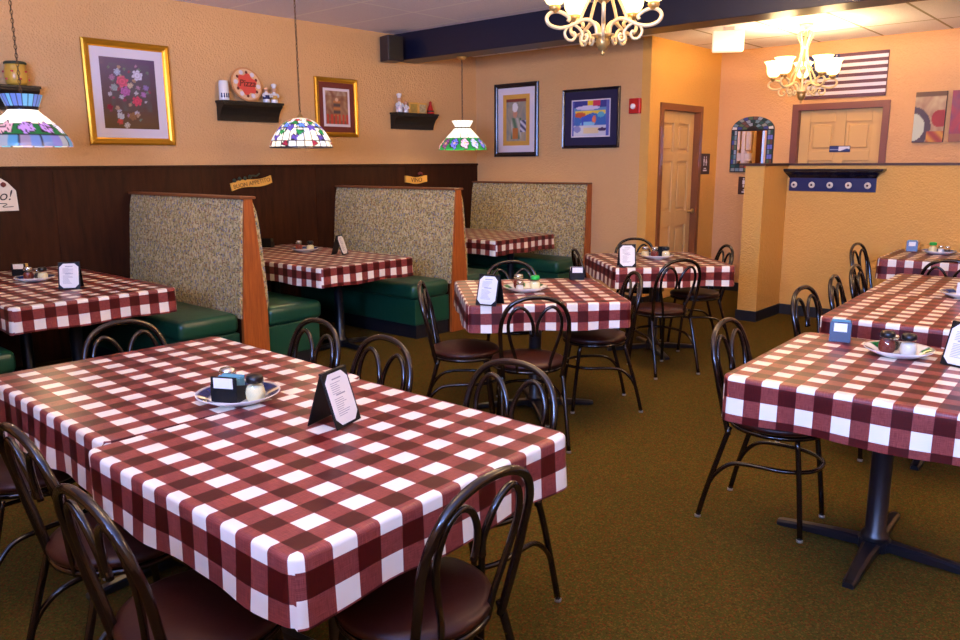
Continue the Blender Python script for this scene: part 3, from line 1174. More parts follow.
# booth tables
caddy('black caddy with packets at the wall end of the first booth table', -5.86, 1.90, ZT, R(50), 'leather', 'packet_pink')
plate('plate of shakers on the first booth table', -5.50, 1.86, .125, (40, 60, 120), 0, False)
shaker('chrome-lidded pepper flake shaker on the first booth table', -5.535, 1.835, ZP, 'pepper')
shaker('chrome-lidded shaker behind the flakes on the first booth table', -5.555, 1.90, ZP, 'chrome')
shaker('cheese shaker with black lid on the first booth table', -5.445, 1.89, ZP, 'cheese_black')
menu('tent menu card on the first booth table', -4.99, 1.885, R(57), .125, .17)
caddy('dark caddy at the wall end of the second booth table', -6.10, 4.02, ZT, R(30), 'leather', 'olive', False)
plate('plate of shakers on the second booth table', -5.56, 4.03, .125, (40, 60, 120), 0, False)
shaker('chrome-lidded pepper flake shaker on the second booth table', -5.61, 4.00, ZP, 'pepper')
shaker('black-lidded cheese shaker on the second booth table', -5.50, 4.04, ZP, 'cheese_black')
menu('tent menu card on the second booth table, seen nearly edge-on', -5.13, 4.06, R(118), .125, .17)
plate('plate of shakers on the farthest booth table', -6.02, 6.37, .125, (40, 60, 120), 0, False)
shaker('black-lidded cheese shaker on the farthest booth table', -5.98, 6.38, ZP, 'cheese_black')
shaker('chrome-lidded flake shaker on the farthest booth table', -6.06, 6.36, ZP, 'pepper')

# ------------------------------------------------------------------ pictures on the walls
def fnoise(x, y, s=0):
    x2, y2 = x + .13 * math.sin(y * 9 + s), y + .11 * math.sin(x * 11 - s)
    return (math.sin(x2 * 7.9 + s) * math.cos(y2 * 8.3 - s * 1.7) + math.sin(x2 * 17.1 + y2 * 11.7 + s * 2.1) * .5 + math.cos(y2 * 27 - x2 * 13 + s) * .3) / 1.8
def framed(name, label, loc, rz, W, H, fw, fmat, mw, mmat, fn, nx=48, ny=60, inner=None, depth=.03, tilt=0, face='attr_gloss'):
    t = thing(name, label, 'picture', loc, rz)
    t.rotation_euler = (0, tilt, rz)
    bm = bmesh.new()
    z0, z1, x0, x1 = -H / 2, H / 2, -W / 2, W / 2
    # mitred frame with a stepped profile
    prof = [(0, 0), (0, -depth * .75), (fw * .25, -depth), (fw * .6, -depth * .8), (fw * .8, -depth * .55), (fw, -depth * .5), (fw, 0)]
    rings = []
    for (o_, yy_) in prof:
        rings.append([bm.verts.new(p) for p in ((x0 + o_, yy_, z0 + o_), (x1 - o_, yy_, z0 + o_), (x1 - o_, yy_, z1 - o_), (x0 + o_, yy_, z1 - o_))])
    for a_, b_ in zip(rings, rings[1:] + rings[:1]):
        for i in range(4):
            bm.faces.new((a_[i], a_[(i + 1) % 4], b_[(i + 1) % 4], b_[i]))
    obj('frame', bm, fmat, t)
    obj('mat_board', bx(x0 + fw * .8, x1 - fw * .8, -.008, -.002, z0 + fw * .8, z1 - fw * .8), mmat, t)
    w, h = W - 2 * (fw + mw), H - 2 * (fw + mw)
    y_ = -.0095
    if inner:
        im, iw = inner
        obj('inner_mat', bx(-w / 2, w / 2, -.010, -.008, -h / 2, h / 2), im, t)
        w -= 2 * iw
        h -= 2 * iw
        y_ = -.0112
    picture('print', w, h, nx, ny, fn, face, t, y_)
    return t

rf = random.Random(5)
blobs = [(.38, .67, .10, (226, 96, 120)), (.62, .40, .085, (222, 76, 100)), (.42, .53, .085, (190, 110, 170)), (.66, .77, .09, (214, 214, 232)), (.30, .80, .06, (180, 190, 214)), (.52, .62, .05, (210, 190, 160)),
         (.22, .58, .06, (150, 170, 170)), (.12, .30, .05, (150, 40, 60)), (.30, .18, .06, (206, 206, 200)), (.28, .10, .05, (206, 80, 70)), (.52, .18, .07, (150, 110, 70)), (.80, .60, .05, (140, 120, 180)), (.75, .50, .05, (170, 120, 180)), (.40, .05, .05, (200, 196, 180)), (.2, .72, .05, (170, 120, 160))]
for _i in range(34):
    blobs.append((rf.uniform(.12, .88), rf.uniform(.08, .9), rf.uniform(.02, .04), rf.choice([(170, 130, 160), (190, 190, 200), (110, 130, 110), (150, 70, 90), (130, 120, 150), (180, 150, 120)])))
blobs = blobs[15:] + blobs[:15]
def f_floral(u, v):
    c = mixc((96, 72, 50), (96, 76, 108), v)
    c = mixc(c, (112, 84, 52), .5 * max(0, 1 - v * 3))
    k = fnoise(u * 1.5, v * 1.5)
    if .15 < u < .9 and .25 < v < .92:
        c = mixc(c, (90, 104, 100), .25 + .35 * k)
    for bx_, by_, r_, bc in blobs:
        dx, dy = (u - bx_), (v - by_) * 1.3
        d = math.hypot(dx, dy)
        rr = r_ * (1 + .15 * math.sin(math.atan2(dy, dx) * 6))
        if d < rr:
            c = mixc(bc, mixc(bc, (60, 40, 50), .5), .5 + .5 * math.sin(d / r_ * 12))
            c = mixc(c, bc, .5)
    return c
framed('framed_picture', 'large gold-framed floral still life on the upper left wall', (XL + .002, 3.035, 2.055), PI / 2, .70, .80, .055, 'gold', .072, 'mat_white', f_floral, 60, 70)
def f_cafe(u, v):
    c = (176, 138, 100)
    if v > .86: c = (206, 190, 160)
    elif v < .1: c = (140, 100, 76)
    k = fnoise(u, v, 3)
    c = mixc(c, (120, 66, 46), .5 + .5 * k)
    if abs(u - .5) < .16 and .25 < v < .7: c = mixc((70, 56, 60), (196, 120, 60), .5 + .5 * math.sin(v * 30))
    if math.hypot(u - .5, (v - .74) * 1.4) < .08: c = (220, 176, 140)
    if v < .3 and abs(math.sin(u * 18)) > .7: c = (190, 60, 40)
    return c
framed('framed_picture', 'gold-framed print with brown mat above the second booth', (XL + .002, 5.125, 2.045), PI / 2, .53, .57, .045, 'gold', .055, 'mat_red', f_cafe, 36, 46, ('mat_white', .025), face='attr')
def f_chef(u, v):
    c = (184, 164, 130)
    k = fnoise(u * 1.3, v * 1.1, 8)
    c = mixc(c, (120, 130, 130), .4 + .4 * k)
    if v > .93: c = (130, 60, 50)
    if abs(u - .5) < .27 and .04 < v < .55: c = mixc((90, 120, 90), (200, 190, 170), .5 + .5 * math.sin(u * 17 + v * 9))
    if abs(u - .45) < .14 and .05 < v < .32: c = (196, 120, 60)
    if math.hypot(u - .45, (v - .66)) < .11: c = (206, 150, 116)
    if math.hypot(u - .45, (v - .80) * 1.2) < .14: c = (230, 230, 226)
    if u > .72 and .2 < v < .5: c = mixc((60, 60, 90), (220, 220, 230), .5 + .5 * math.sin(v * 40 + u * 20))
    return c
t = framed('framed_picture', 'black-framed chef print with white and orange mats on the back wall', (-5.815, YB - .002, 1.975), 0, .64, .82, .05, 'frame_black', .075, 'mat_white', f_chef, 36, 50, (M['banner'], .05))
def f_abs(u, v):
    pal = [(40, 60, 160), (240, 200, 60), (60, 150, 190), (200, 60, 60), (120, 190, 210), (230, 226, 214), (70, 60, 130)]
    c = mixc((50, 70, 170), (110, 170, 200), v)
    if v > .80: c = (50, 60, 140)
    if .42 < u < .56 and v > .84: c = (236, 200, 40)
    if .56 <= u < .76 and v > .84: c = (196, 50, 90)
    if math.hypot((u - .42) / .33, (v - .80) / .06) < 1: c = (214, 208, 232)
    if .08 < u < .90 and .30 < v < .72:
        c = (60, 110, 180)
        if v > .62 + .03 * math.sin(u * 14): c = (240, 204, 70)
        if math.hypot((u - .22) / .15, (v - .6) / .08) < 1: c = (200, 90, 50)
        if math.hypot((u - .45) / .16, (v - .50) / .09) < 1: c = (56, 90, 190)
        if math.hypot((u - .6) / .05, (v - .46) / .12) < 1: c = (216, 120, 90)
        if math.hypot((u - .42) / .2, (v - .34) / .07) < 1: c = (130, 200, 230)
        if math.hypot((u - .78) / .1, (v - .6) / .08) < 1: c = (90, 170, 190)
        if abs(u - .28) < .03 and v < .55: c = (60, 90, 190)
    if v < .30:
        c = (206, 206, 216)
        if .32 < u < .72 and .08 < v < .24: c = (226, 206, 160)
        if math.hypot((u - .14) / .1, (v - .2) / .1) < 1: c = (130, 130, 190)
        if math.hypot((u - .82) / .12, (v - .18) / .05) < 1: c = (70, 50, 90)
    if u < .05 or u > .92: c = (90, 100, 180)
    return c
framed('framed_picture', 'blue and yellow abstract print in a dark square frame on the back wall', (-4.80, YB - .002, 1.955), 0, .72, .62, .03, 'frame_black', .085, 'mat_navy', f_abs, 56, 48, ('mat_white', .012))
def f_wine(u, v):
    c = mixc((196, 176, 130), (150, 110, 80), .5 + .5 * fnoise(u, v, 2))
    if v > .9: c = (90, 60, 30)
    d = math.hypot(u + .05, (v - .30) * 1.5)
    if d < .62: c = (70, 50, 60)
    if d < .42: c = (190, 196, 170)
    if math.hypot(u - .86, (v - .47) * 1.6) < .28: c = (150, 30, 30)
    if u > .45 and v < .22: c = mixc((140, 40, 30), (200, 140, 40), .5 + .5 * math.sin(u * 12 + v * 20))
    return c
def f_wine2(u, v):
    c = mixc((110, 60, 90), (170, 50, 60), .5 + .5 * fnoise(u, v, 6))
    if math.hypot(u - .9, (v - .8) * 1.5) < .35: c = (190, 170, 150)
    if math.hypot(u - .6, (v - .28) * 1.4) < .3: c = (170, 30, 50)
    if v < .15: c = (150, 90, 60)
    return c
for lab, x, fn in (('abstract wine-toned canvas with a red disc, left of the pair on the far wall', -1.915, f_wine), ('purple and crimson abstract canvas cut by the right edge on the far wall', -1.60, f_wine2)):
    t = thing('wall_canvas', lab, 'picture', (x, YH, 1.91), 0, 'canvas pair on the far wall')
    obj('stretcher_box', bx(-.135, .135, -.035, 0, -.24, .24, .003), 'sign_brown', t)
    picture('painted_face', .268, .478, 32, 48, fn, 'attr', t, -.0355)

# flag on the far wall: white and dark stripes, starred canton, on a board
t = thing('wooden_flag', 'stars and stripes board hung above the far door', 'flag', (-2.745, YH, 2.36), 0)
FW, FH = .82, .44
bm = bmesh.new()
box(bm, -FW / 2, FW / 2, -.022, 0, -FH / 2, FH / 2, .002)
obj('board', bm, mat('flag stripe dark', (92, 52, 66), .6), t)
bm = bmesh.new()
for k in range(6):
    z0 = -FH / 2 + FH / 13 * (2 * k + 1)
    x0 = -FW / 2 if k < 3 else -FW / 2 + .36
    box(bm, x0, FW / 2, -.025, -.0221, z0, z0 + FH / 13)
obj('white_stripes', bm, 'mat_white', t)
obj('canton', bx(-FW / 2, -FW / 2 + .355, -.026, -.0222, -FH / 2 + FH / 13 * 6, FH / 2), 'navy', t)
bm = bmesh.new()
for r_ in range(9):
    for q in range(6 if r_ % 2 == 0 else 5):
        cx = -FW / 2 + .03 + q * .059 + (0 if r_ % 2 == 0 else .0295)
        cz = FH / 2 - .017 - r_ * .0255
        pts = []
        for i in range(10):
            rr = .0105 if i % 2 == 0 else .0042
            a_ = PI / 2 + i * PI / 5
            pts.append((cx + rr * math.cos(a_), cz + rr * math.sin(a_)))
        prism(bm, pts, 1, -.0275, -.0261)
so = obj('stars', bm, 'mat_white', t)

# arched stained-glass mirror
t = thing('arched_mirror', 'arched mirror with stained-glass border by the half wall', 'mirror', (-3.68, YH - .001, 1.375), 0)
MW, MS = .49, .47   # width, height of straight sides
arch = [(MW / 2 * math.cos(a_ / 16 * PI), MS + .145 * math.sin(a_ / 16 * PI)) for a_ in range(17)]
bm = bmesh.new()
prism(bm, [(-MW / 2, 0)] + [(MW / 2, 0)] + arch, 1, -.016, 0)
obj('backing', bm, 'black', t)
bm = bmesh.new()
box(bm, -MW / 2 + .078, MW / 2 - .078, -.019, -.0165, .10, .455)
obj('mirror_glass', bm, 'mirror', t)
def glasscol(i, s=0):
    pal = [(110, 140, 150), (50, 84, 80), (140, 150, 140), (66, 76, 140), (90, 110, 76), (110, 76, 66), (150, 160, 170), (36, 62, 60)]
    return pal[(i * 7 + s * 3) % len(pal)]
bm = bmesh.new()
cl = bm.verts.layers.float_color.new('Col')
def tile(pts, c):
    vs = [bm.verts.new((p[0], -.0175, p[1])) for p in pts]
    for v in vs:
        v[cl] = lin(c)
    vb = [bm.verts.new((p[0], -.0155, p[1])) for p in pts]
    for v in vb:
        v[cl] = lin(c)
    k = len(pts)
    bm.faces.new(vs)
    for i in range(k):
        bm.faces.new((vs[i], vb[i], vb[(i + 1) % k], vs[(i + 1) % k]))
q = 0
for side in (-1, 1):
    for k in range(7):
        z0 = .095 + k * .053
        for m_ in range(2):
            xa = side * (MW / 2 - .012 - m_ * .029)
            xb = side * (MW / 2 - .037 - m_ * .029)
            tile([(xa, z0), (xb, z0), (xb, z0 + .047), (xa, z0 + .047)], (110, 120, 210) if side > 0 and k % 2 else glasscol(q, 1))
            q += 1
for k in range(9):
    x0 = -MW / 2 + .014 + k * .0522
    tile([(x0, .012), (x0 + .044, .012), (x0 + .044, .045), (x0, .045)], glasscol(q, 2)); q += 1
    tile([(x0, .050), (x0 + .044, .050), (x0 + .044, .085), (x0, .085)], (200, 60, 40) if k in (3, 4) else glasscol(q, 2)); q += 1
for ring in range(3):
    f0, f1 = .28 + ring * .24, .28 + ring * .24 + .21
    nn = 6 + ring * 3
    for k in range(nn):
        a0, a1 = PI * (k + .08) / nn, PI * (k + .92) / nn
        tile([(MW / 2 * f * math.cos(a_), MS + .002 + .145 * f * math.sin(a_)) for f, a_ in ((f0, a0), (f1, a0), (f1, a1), (f0, a1))], (230, 226, 210) if (ring == 2 and k in (0, nn - 1)) else glasscol(q, 5))
        q += 1
obj('stained_border', bm, 'stained_off', t)

# restroom signs
def restroom(label, loc, rz, w=.13, h=.2):
    t = thing('restroom_sign', label, 'sign', loc, rz)
    obj('plate', bx(-w / 2, w / 2, -.006, 0, -h / 2, h / 2, .002), 'sign_brown', t)
    bm = bmesh.new()
    for s, dress in ((-.028, False), (.028, True)):
        cyl = [(s + .010 * math.cos(i * PI / 5), .075 + .010 * math.sin(i * PI / 5)) for i in range(10)]
        prism(bm, cyl, 1, -.0075, -.0062)
        if dress:
            prism(bm, [(s - .02, .01), (s + .02, .01), (s + .008, .06), (s - .008, .06)], 1, -.0075, -.0062)
        else:
            prism(bm, [(s - .014, .015), (s + .014, .015), (s + .014, .06), (s - .014, .06)], 1, -.0075, -.0062)
        prism(bm, [(s - .008, -.02), (s + .008, -.02), (s + .008, .01), (s - .008, .01)], 1, -.0075, -.0062)
    obj('pictograms', bm, 'mat_white', t)
    bm = bmesh.new()
    box(bm, -.03, .03, -.0075, -.0062, -.055, -.045)
    box(bm, -.045, .045, -.0075, -.0062, -.08, -.065)
    obj('lettering_bar', bm, 'mat_white', t)
restroom('brown restroom sign on the yellow wall right of the hall door', (XC, 8.52, 1.47), PI / 2, .24, .23)
restroom('brown restroom sign below the arched mirror, half hidden by the partition', (-3.725, YH, 1.225), 0, .18, .20)

# fire alarm strobe
t = thing('fire_alarm', 'small red fire alarm strobe on the back wall', 'alarm', (-4.255, YB, 2.055), 0)
obj('housing', bx(-.062, .062, -.045, 0, -.075, .075, .006), 'red', t)
bm = bmesh.new()
lathe(bm, [(.03, 0), (.028, .012), (.018, .02), (.001, .022)], seg=16)
l = obj('strobe_lens', bm, 'lens', t, True, (-.012, -.045, -.005))
l.rotation_euler = (PI / 2, 0, 0)

# hook rack on the half wall
t = thing('coat_rack', 'navy shelf rack with five pale knobs on the half wall', 'coat rack', (-2.455, HY1, 1.215), 0)
obj('back_board', bx(-.39, .39, -.02, 0, 0, .125, .003), 'navy', t)
bm = bmesh.new()
rings = []
for z, d_, hw in ((.125, .024, .392), (.135, .028, .396), (.155, .045, .41), (.17, .07, .43), (.18, .10, .45), (.19, .115, .458)):
    rings.append([bm.verts.new(p) for p in ((-hw, 0, z), (hw, 0, z), (hw, -d_, z), (-hw, -d_, z))])
for a_, b_ in zip(rings, rings[1:]):
    for i in range(4):
        bm.faces.new((a_[i], a_[(i + 1) % 4], b_[(i + 1) % 4], b_[i]))
bm.faces.new(rings[0])
bm.faces.new(rings[-1])
obj('crown_moulding', bm, 'frame_black', t)
obj('shelf', bx(-.465, .465, -.125, 0, .19, .21, .004), 'frame_black', t)
for k in range(5):
    bm = bmesh.new()
    lathe(bm, [(.001, .0), (.012, .0), (.010, .02), (.026, .026), (.030, .034), (.026, .042), (.012, .043), (.001, .038)], seg=18)
    kn = obj('knob', bm, 'brass' if k < 0 else 'sign_cream', t, True, (-.33 + k * .165, -.02, .06))
    kn.rotation_euler = (PI / 2, 0, 0)
    bm = bmesh.new()
    lathe(bm, [(.001, .0385), (.011, .0445), (.009, .047), (.001, .048)], seg=12)
    obj('knob_screw', bm, 'sign_brown', kn, True)

# wall shelves on the left wall
def wall_shelf(label, y0, y1, ztop, h=.17, dep=.13):
    yc, w = (y0 + y1) / 2, y1 - y0
    t = thing('wall_shelf', label, 'shelf', (XL, yc, ztop - h), PI / 2, 'black ledge shelves on the left wall')
    obj('shelf_board', bx(-w / 2, w / 2, -dep, 0, h - .02, h, .004), 'shelf_black', t)
    bm = bmesh.new()
    prism(bm, [(0, 0), (-.045, 0), (-.047, .02), (-.055, .05), (-.07, .08), (-.092, .11), (-dep + .008, .135), (-dep + .006, h - .02), (0, h - .02)], 0, -w / 2 + .012, w / 2 - .012)
    obj('moulding', bm, 'shelf_black', t)
    return t
wall_shelf('black ledge shelf behind the left stained-glass lamp', 1.72, 2.33, 2.06)
wall_shelf('black ledge shelf holding the round pizza plate', 3.79, 4.42, 2.045)
wall_shelf('black ledge shelf left of the ceiling beam, holding small figures', 5.84, 6.47, 2.03)
t = thing('yellow_pot', 'yellow painted pot on the shelf behind the left lamp', 'pot', (XL + .068, 2.19, 2.060))
t.scale = (1.2, 1.25, 1.05)
bm = bmesh.new()
lathe(bm, [(.001, 0), (.045, 0), (.058, .02), (.062, .06), (.06, .10), (.052, .125), (.056, .14)], seg=24)
obj('body', bm, 'yellow_pot', t, True)
bm = bmesh.new()
lathe(bm, [(.058, .138), (.060, .150), (.052, .158), (.001, .160)], seg=24)
obj('lid', bm, 'olive', t, True)
bm = bmesh.new()
for k in range(10):
    a_ = k * 2 * PI / 10
    z = .04 + .05 * (k % 2)
    lathe(bm, [(.001, z - .008), (.008, z - .004), (.008, z + .004), (.001, z + .008)], .061 * math.cos(a_), .061 * math.sin(a_), 8)
obj('painted_dots', bm, 'red', t)
# shelf 1
t = thing('ceramic_canister', 'white canister with blue figures at the left end of the pizza plate shelf', 'canister', (XL + .065, 3.845, 2.045))
t.scale = (1.1, 1.1, 1.05)
bm = bmesh.new()
lathe(bm, [(.001, 0), (.038, 0), (.040, .01), (.038, .14), (.034, .15), (.036, .158), (.001, .162)], seg=24)
obj('body', bm, 'white', t, True)
bm = bmesh.new()
for a_ in (-.5, 0, .5, 1.0):
    cx_, cy_ = .0385 * math.cos(a_ - .5), .0385 * math.sin(a_ - .5)
    lathe(bm, [(.001, .02), (.007, .025), (.005, .045), (.006, .052), (.001, .06)], cx_, cy_, 8)
obj('painted_figures', bm, 'navy', t)
t = thing('display_plate', 'round pizza plate lettered in red, standing on the ledge shelf', 'plate', (XL + .075, 4.09, 2.045))
t.rotation_euler = (0, 0, PI / 2)
def disc(name, r0, m, y0, y1, par, n=48, z=.155):
    bm = bmesh.new()
    prism(bm, [(r0 * math.cos(2 * PI * i / n), z + r0 * math.sin(2 * PI * i / n)) for i in range(n)], 1, y0, y1)
    return obj(name, bm, m, par)
lean = bpy.data.objects.new('plate_body', None)
t_rot = R(-14)
t.rotation_euler = (t_rot, 0, PI / 2)
C.objects.unlink(lean) if lean.name in C.objects else None
bpy.data.objects.remove(lean)
disc('crust_rim', .155, mat('pizza crust', (206, 140, 84), .5), -.010, 0, t)
disc('cheese_field', .14, mat('pizza cheese', (232, 190, 140), .5), -.013, -.0101, t)
bm = bmesh.new()
pts = []
for i in range(60):
    a_ = 2 * PI * i / 60
    rr = .093 + .012 * math.sin(a_ * 6)
    pts.append((rr * math.cos(a_), .155 + rr * math.sin(a_)))
prism(bm, pts, 1, -.0155, -.0131)
obj('sauce_field', bm, mat('tomato sauce', (226, 84, 66), .5), t)
for k in range(6):
    a_ = k * PI / 3 + .9
    bm = bmesh.new()
    prism(bm, [(.112 * math.cos(a_) + .020 * math.cos(i * PI / 6), .155 + .112 * math.sin(a_) + .020 * math.sin(i * PI / 6)) for i in range(12)], 1, -.0175, -.0132)
    obj('mushroom_topping', bm, 'mat_white', t)
    a_ = k * PI / 3 + .4
    bm = bmesh.new()
    prism(bm, [(.108 * math.cos(a_) + .012 * math.cos(i * PI / 5), .155 + .108 * math.sin(a_) + .014 * math.sin(i * PI / 5)) for i in range(10)], 1, -.0175, -.0132)
    obj('olive_topping', bm, 'mat_red', t)
text_part('lettering', 'Pizza', .085, 'mat_red', t, (0, -.0165, .16), (PI / 2, 0, 0), .001, shear=.3, bold=.0012)

def figurine(name, label, y, x=XL + .065, z=2.045, s=1.0, coat='white', hat=True, trim=None):
    t = thing(name, label, 'figurine', (x, y, z), random.uniform(-.4, .4))
    bm = bmesh.new()
    lathe(bm, [(.001, 0), (.028 * s, 0), (.030 * s, .01 * s), (.026 * s, .045 * s), (.022 * s, .075 * s), (.012 * s, .088 * s), (.010 * s, .092 * s)], seg=18)
    tube(bm, [(0, -.022 * s, .076 * s), (.012 * s, -.034 * s, .058 * s), (.026 * s, -.022 * s, .05 * s)], .008 * s, 6, 3)
    tube(bm, [(0, .022 * s, .076 * s), (.012 * s, .034 * s, .058 * s), (.026 * s, .022 * s, .05 * s)], .008 * s, 6, 3)
    obj('body', bm, coat, t, True)
    bm = bmesh.new()
    lathe(bm, [(.001, .09 * s), (.012 * s, .092 * s), (.018 * s, .105 * s), (.016 * s, .12 * s), (.001, .126 * s)], seg=16)
    obj('head', bm, 'skin', t, True)
    if hat:
        bm = bmesh.new()
        lathe(bm, [(.015 * s, .117 * s), (.016 * s, .132 * s), (.023 * s, .142 * s), (.022 * s, .155 * s), (.001, .162 * s)], seg=16)
        obj('hat', bm, 'white', t, True)
    if trim:
        bm = bmesh.new()
        lathe(bm, [(.0285 * s, .03 * s), (.0285 * s, .05 * s), (.026 * s, .062 * s)], seg=18)
        obj('apron', bm, trim, t, True)
    return t
figurine('chef_figurine', 'squat blue and white figurine right of the pizza plate', 4.275, s=1.1, hat=False, trim='navy')
figurine('chef_figurine', 'white-hatted figurine at the right end of the pizza plate shelf', 4.36, s=1.1, trim='banner')
figurine('chef_figurine', 'tall white chef figurine at the left of the shelf near the beam', 5.925, z=2.03, s=1.25, trim='mat_white')
figurine('chef_figurine', 'short white figurine beside the tall chef near the beam', 6.02, z=2.03, s=.95, hat=False, trim='mat_white')
for y_, lab, cc in ((6.125, 'small yellow picture block on the shelf near the beam', (200, 160, 60)), (6.262, 'small cream picture block next to the red figure', (214, 196, 150))):
    t = thing('picture_block', lab, 'picture', (XL + .07, y_, 2.03), PI / 2)
    obj('frame', bx(-.062, .062, -.008, .008, 0, .115, .002), 'banner', t)
    def f_pb(u, v, cc=cc):
        return mixc(cc, (120, 100, 60), .35 + .35 * fnoise(u, v, cc[0]))
    picture('picture_face', .095, .088, 12, 12, f_pb, 'attr', t, -.0086).location = (0, 0, .0525)
t = thing('red_figure', 'small red conical figure at the right end of the shelf near the beam', 'figurine', (XL + .065, 6.395, 2.03))
t.scale = (1, 1.05, 1.15)
bm = bmesh.new()
lathe(bm, [(.001, 0), (.042, 0), (.036, .03), (.024, .07), (.014, .095), (.018, .11), (.001, .125)], seg=16)
obj('body', bm, 'red', t, True)
bm = bmesh.new()
lathe(bm, [(.038, .018), (.040, .024), (.036, .034)], seg=16)
obj('base_band', bm, 'sign_brown', t, True)

# speaker on the left wall
t = thing('wall_speaker', 'black wall speaker beside the ceiling beam', 'speaker', (XL, 5.80, 2.655), PI / 2 - .25)
bm = bmesh.new()
prism(bm, [(-.02, -.08), (-.17, -.06), (-.17, .06), (.02 - .04, .08)], 2, -.115, .115)
for v in bm.verts:
    v.co.x, v.co.y = v.co.y, v.co.x
bm.free()
bm = bmesh.new()
box(bm, -.09, .09, -.24, -.06, -.125, .125, .006)
cab = obj('cabinet', bm, 'beam', t)
obj('grille', bx(-.08, .08, -.246, -.24, -.115, .115, .003), 'black', t)
obj('bracket', bx(-.02, .02, -.06, 0, -.03, .03), 'mat_white', t)

# lettered signs on the wainscot
XW = XL + .0155
t = thing('banner_sign', 'carved gold lettered banner on the dark panelling above second booth table', 'sign', (XW, 4.09, 1.325), PI / 2)
t.rotation_euler = (0, R(-9), PI / 2)
bm = bmesh.new()
top, bot = [], []
for i in range(17):
    u = -.215 + .43 * i / 16
    z = .012 * math.sin(i / 16 * 2 * PI)
    top.append((u, z + .034))
    bot.append((u, z - .034))
prism(bm, bot + top[::-1], 1, -.018, 0)
obj('ribbon', bm, 'banner', t)
text_part('lettering', 'BUON APPETITO', .052, 'banner_dark', t, (0, -.019, -.002), (PI / 2, 0, 0), .001)
bm = bmesh.new()
for k in range(4):
    cx_ = -.17 + k * .055
    lathe(bm, [(.001, -.02), (.014, -.012), (.018, 0), (.012, .014), (.001, .02)], cx_, -.012, 10, .052 + .006 * (k % 2))
obj('carved_fruit', bm, 'olive', t, True)
bm = bmesh.new()
tube(bm, [(-.02, -.012, .05), (.02, -.012, .065), (.06, -.012, .055), (.10, -.012, .07)], .008, 6)
obj('carved_vine', bm, 'olive', t, True)
t = thing('banner_sign', 'small gold lettered ribbon above the middle booth back', 'sign', (XW, 6.19, 1.325), PI / 2)
bm = bmesh.new()
top, bot = [], []
for i in range(17):
    u = -.165 + .33 * i / 16
    z = .010 * math.cos(i / 16 * 2 * PI)
    top.append((u, z + .036 - .01))
    bot.append((u, z - .036 - .01))
prism(bm, bot + top[::-1], 1, -.018, 0)
obj('ribbon', bm, 'banner', t)
text_part('lettering', 'VINO', .07, 'banner_dark', t, (0, -.019, -.014), (PI / 2, 0, 0), .001)
bm = bmesh.new()
for k in range(3):
    lathe(bm, [(.001, -.016), (.012, -.008), (.014, 0), (.010, .010), (.001, .016)], .04 + k * .022, -.012, 10, .055 + .008 * (k % 2))
obj('carved_grapes', bm, 'mat_red', t, True)
t = thing('wall_plaque', 'cream plaque with black script on the panelling at left edge', 'sign', (XW, 1.99, 1.285), PI / 2)
bm = bmesh.new()
prism(bm, [(-.16, -.115), (.125, -.115), (.12, .03), (.07, .09), (.03, .12), (-.03, .10), (-.16, .06)], 1, -.014, 0)
obj('plaque_board', bm, 'sign_cream', t)
text_part('lettering', 'Ciao!', .105, 'black', t, (-.03, -.0145, -.005), (PI / 2, 0, 0), .001, shear=.3)
bm = bmesh.new()
tube(bm, [(-.04, -.015, -.075), (.0, -.015, -.06), (.05, -.015, -.065), (.02, -.015, -.085), (.09, -.015, -.085)], .003, 6)
obj('flourish', bm, 'black', t)
bm = bmesh.new()
lathe(bm, [(.001, -.02), (.016, -.01), (.02, 0), (.016, .01), (.001, .02)], .04, -.016, 10, .075)
obj('painted_olive', bm, 'mat_red', t, True)

# lit acrylic box under the back ceiling
t = thing('light_box', 'pale lit acrylic exit box hung under the back ceiling', 'light box', (-3.33, 7.28, 2.5))
t.rotation_euler = (0, 0, R(30))
obj('diffuser', bx(-.14, .14, -.045, .045, .0, .185, .012), 'exit_lit', t)
obj('mount', bx(-.05, .05, -.03, .03, .185, .22), 'mat_white', t)

# ------------------------------------------------------------------ stained-glass pendants
def chain(bm, x, y, z0, z1, link=.032, r=.0022):
    n_ = int((z1 - z0) / (link * .78))
    st = (z1 - z0) / n_
    for i in range(n_):
        zc = z0 + (i + .5) * st
        pts = []
        for k in range(10):
            a_ = 2 * PI * k / 10
            u, w_ = .008 * math.cos(a_), link / 2 * math.sin(a_)
            pts.append((x + (u if i % 2 else 0), y + (0 if i % 2 else u), zc + w_))
        tube(bm, pts, r, 5, 1, True, True)

LEAD = (34, 30, 34)
def shade_mesh(prof, fn, seg=144, sub=6):
    bm = bmesh.new()
    cl = bm.verts.layers.float_color.new('Col')
    P = smooth_path([(r_, 0, z_) for r_, z_ in prof], sub)
    L = [0]
    for a_, b_ in zip(P, P[1:]):
        L.append(L[-1] + (b_ - a_).length)
    rings = []
    for p, l in zip(P, L):
        t_ = l / L[-1]
        row = []
        for i in range(seg):
            th = 2 * PI * i / seg
            v = bm.verts.new((p.x * math.cos(th), p.x * math.sin(th), p.z))
            v[cl] = lin(fn(i / seg, t_))
            row.append(v)
        rings.append(row)
    for a_, b_ in zip(rings, rings[1:]):
        for i in range(seg):
            bm.faces.new((a_[i], a_[(i + 1) % seg], b_[(i + 1) % seg], b_[i]))
    return bm

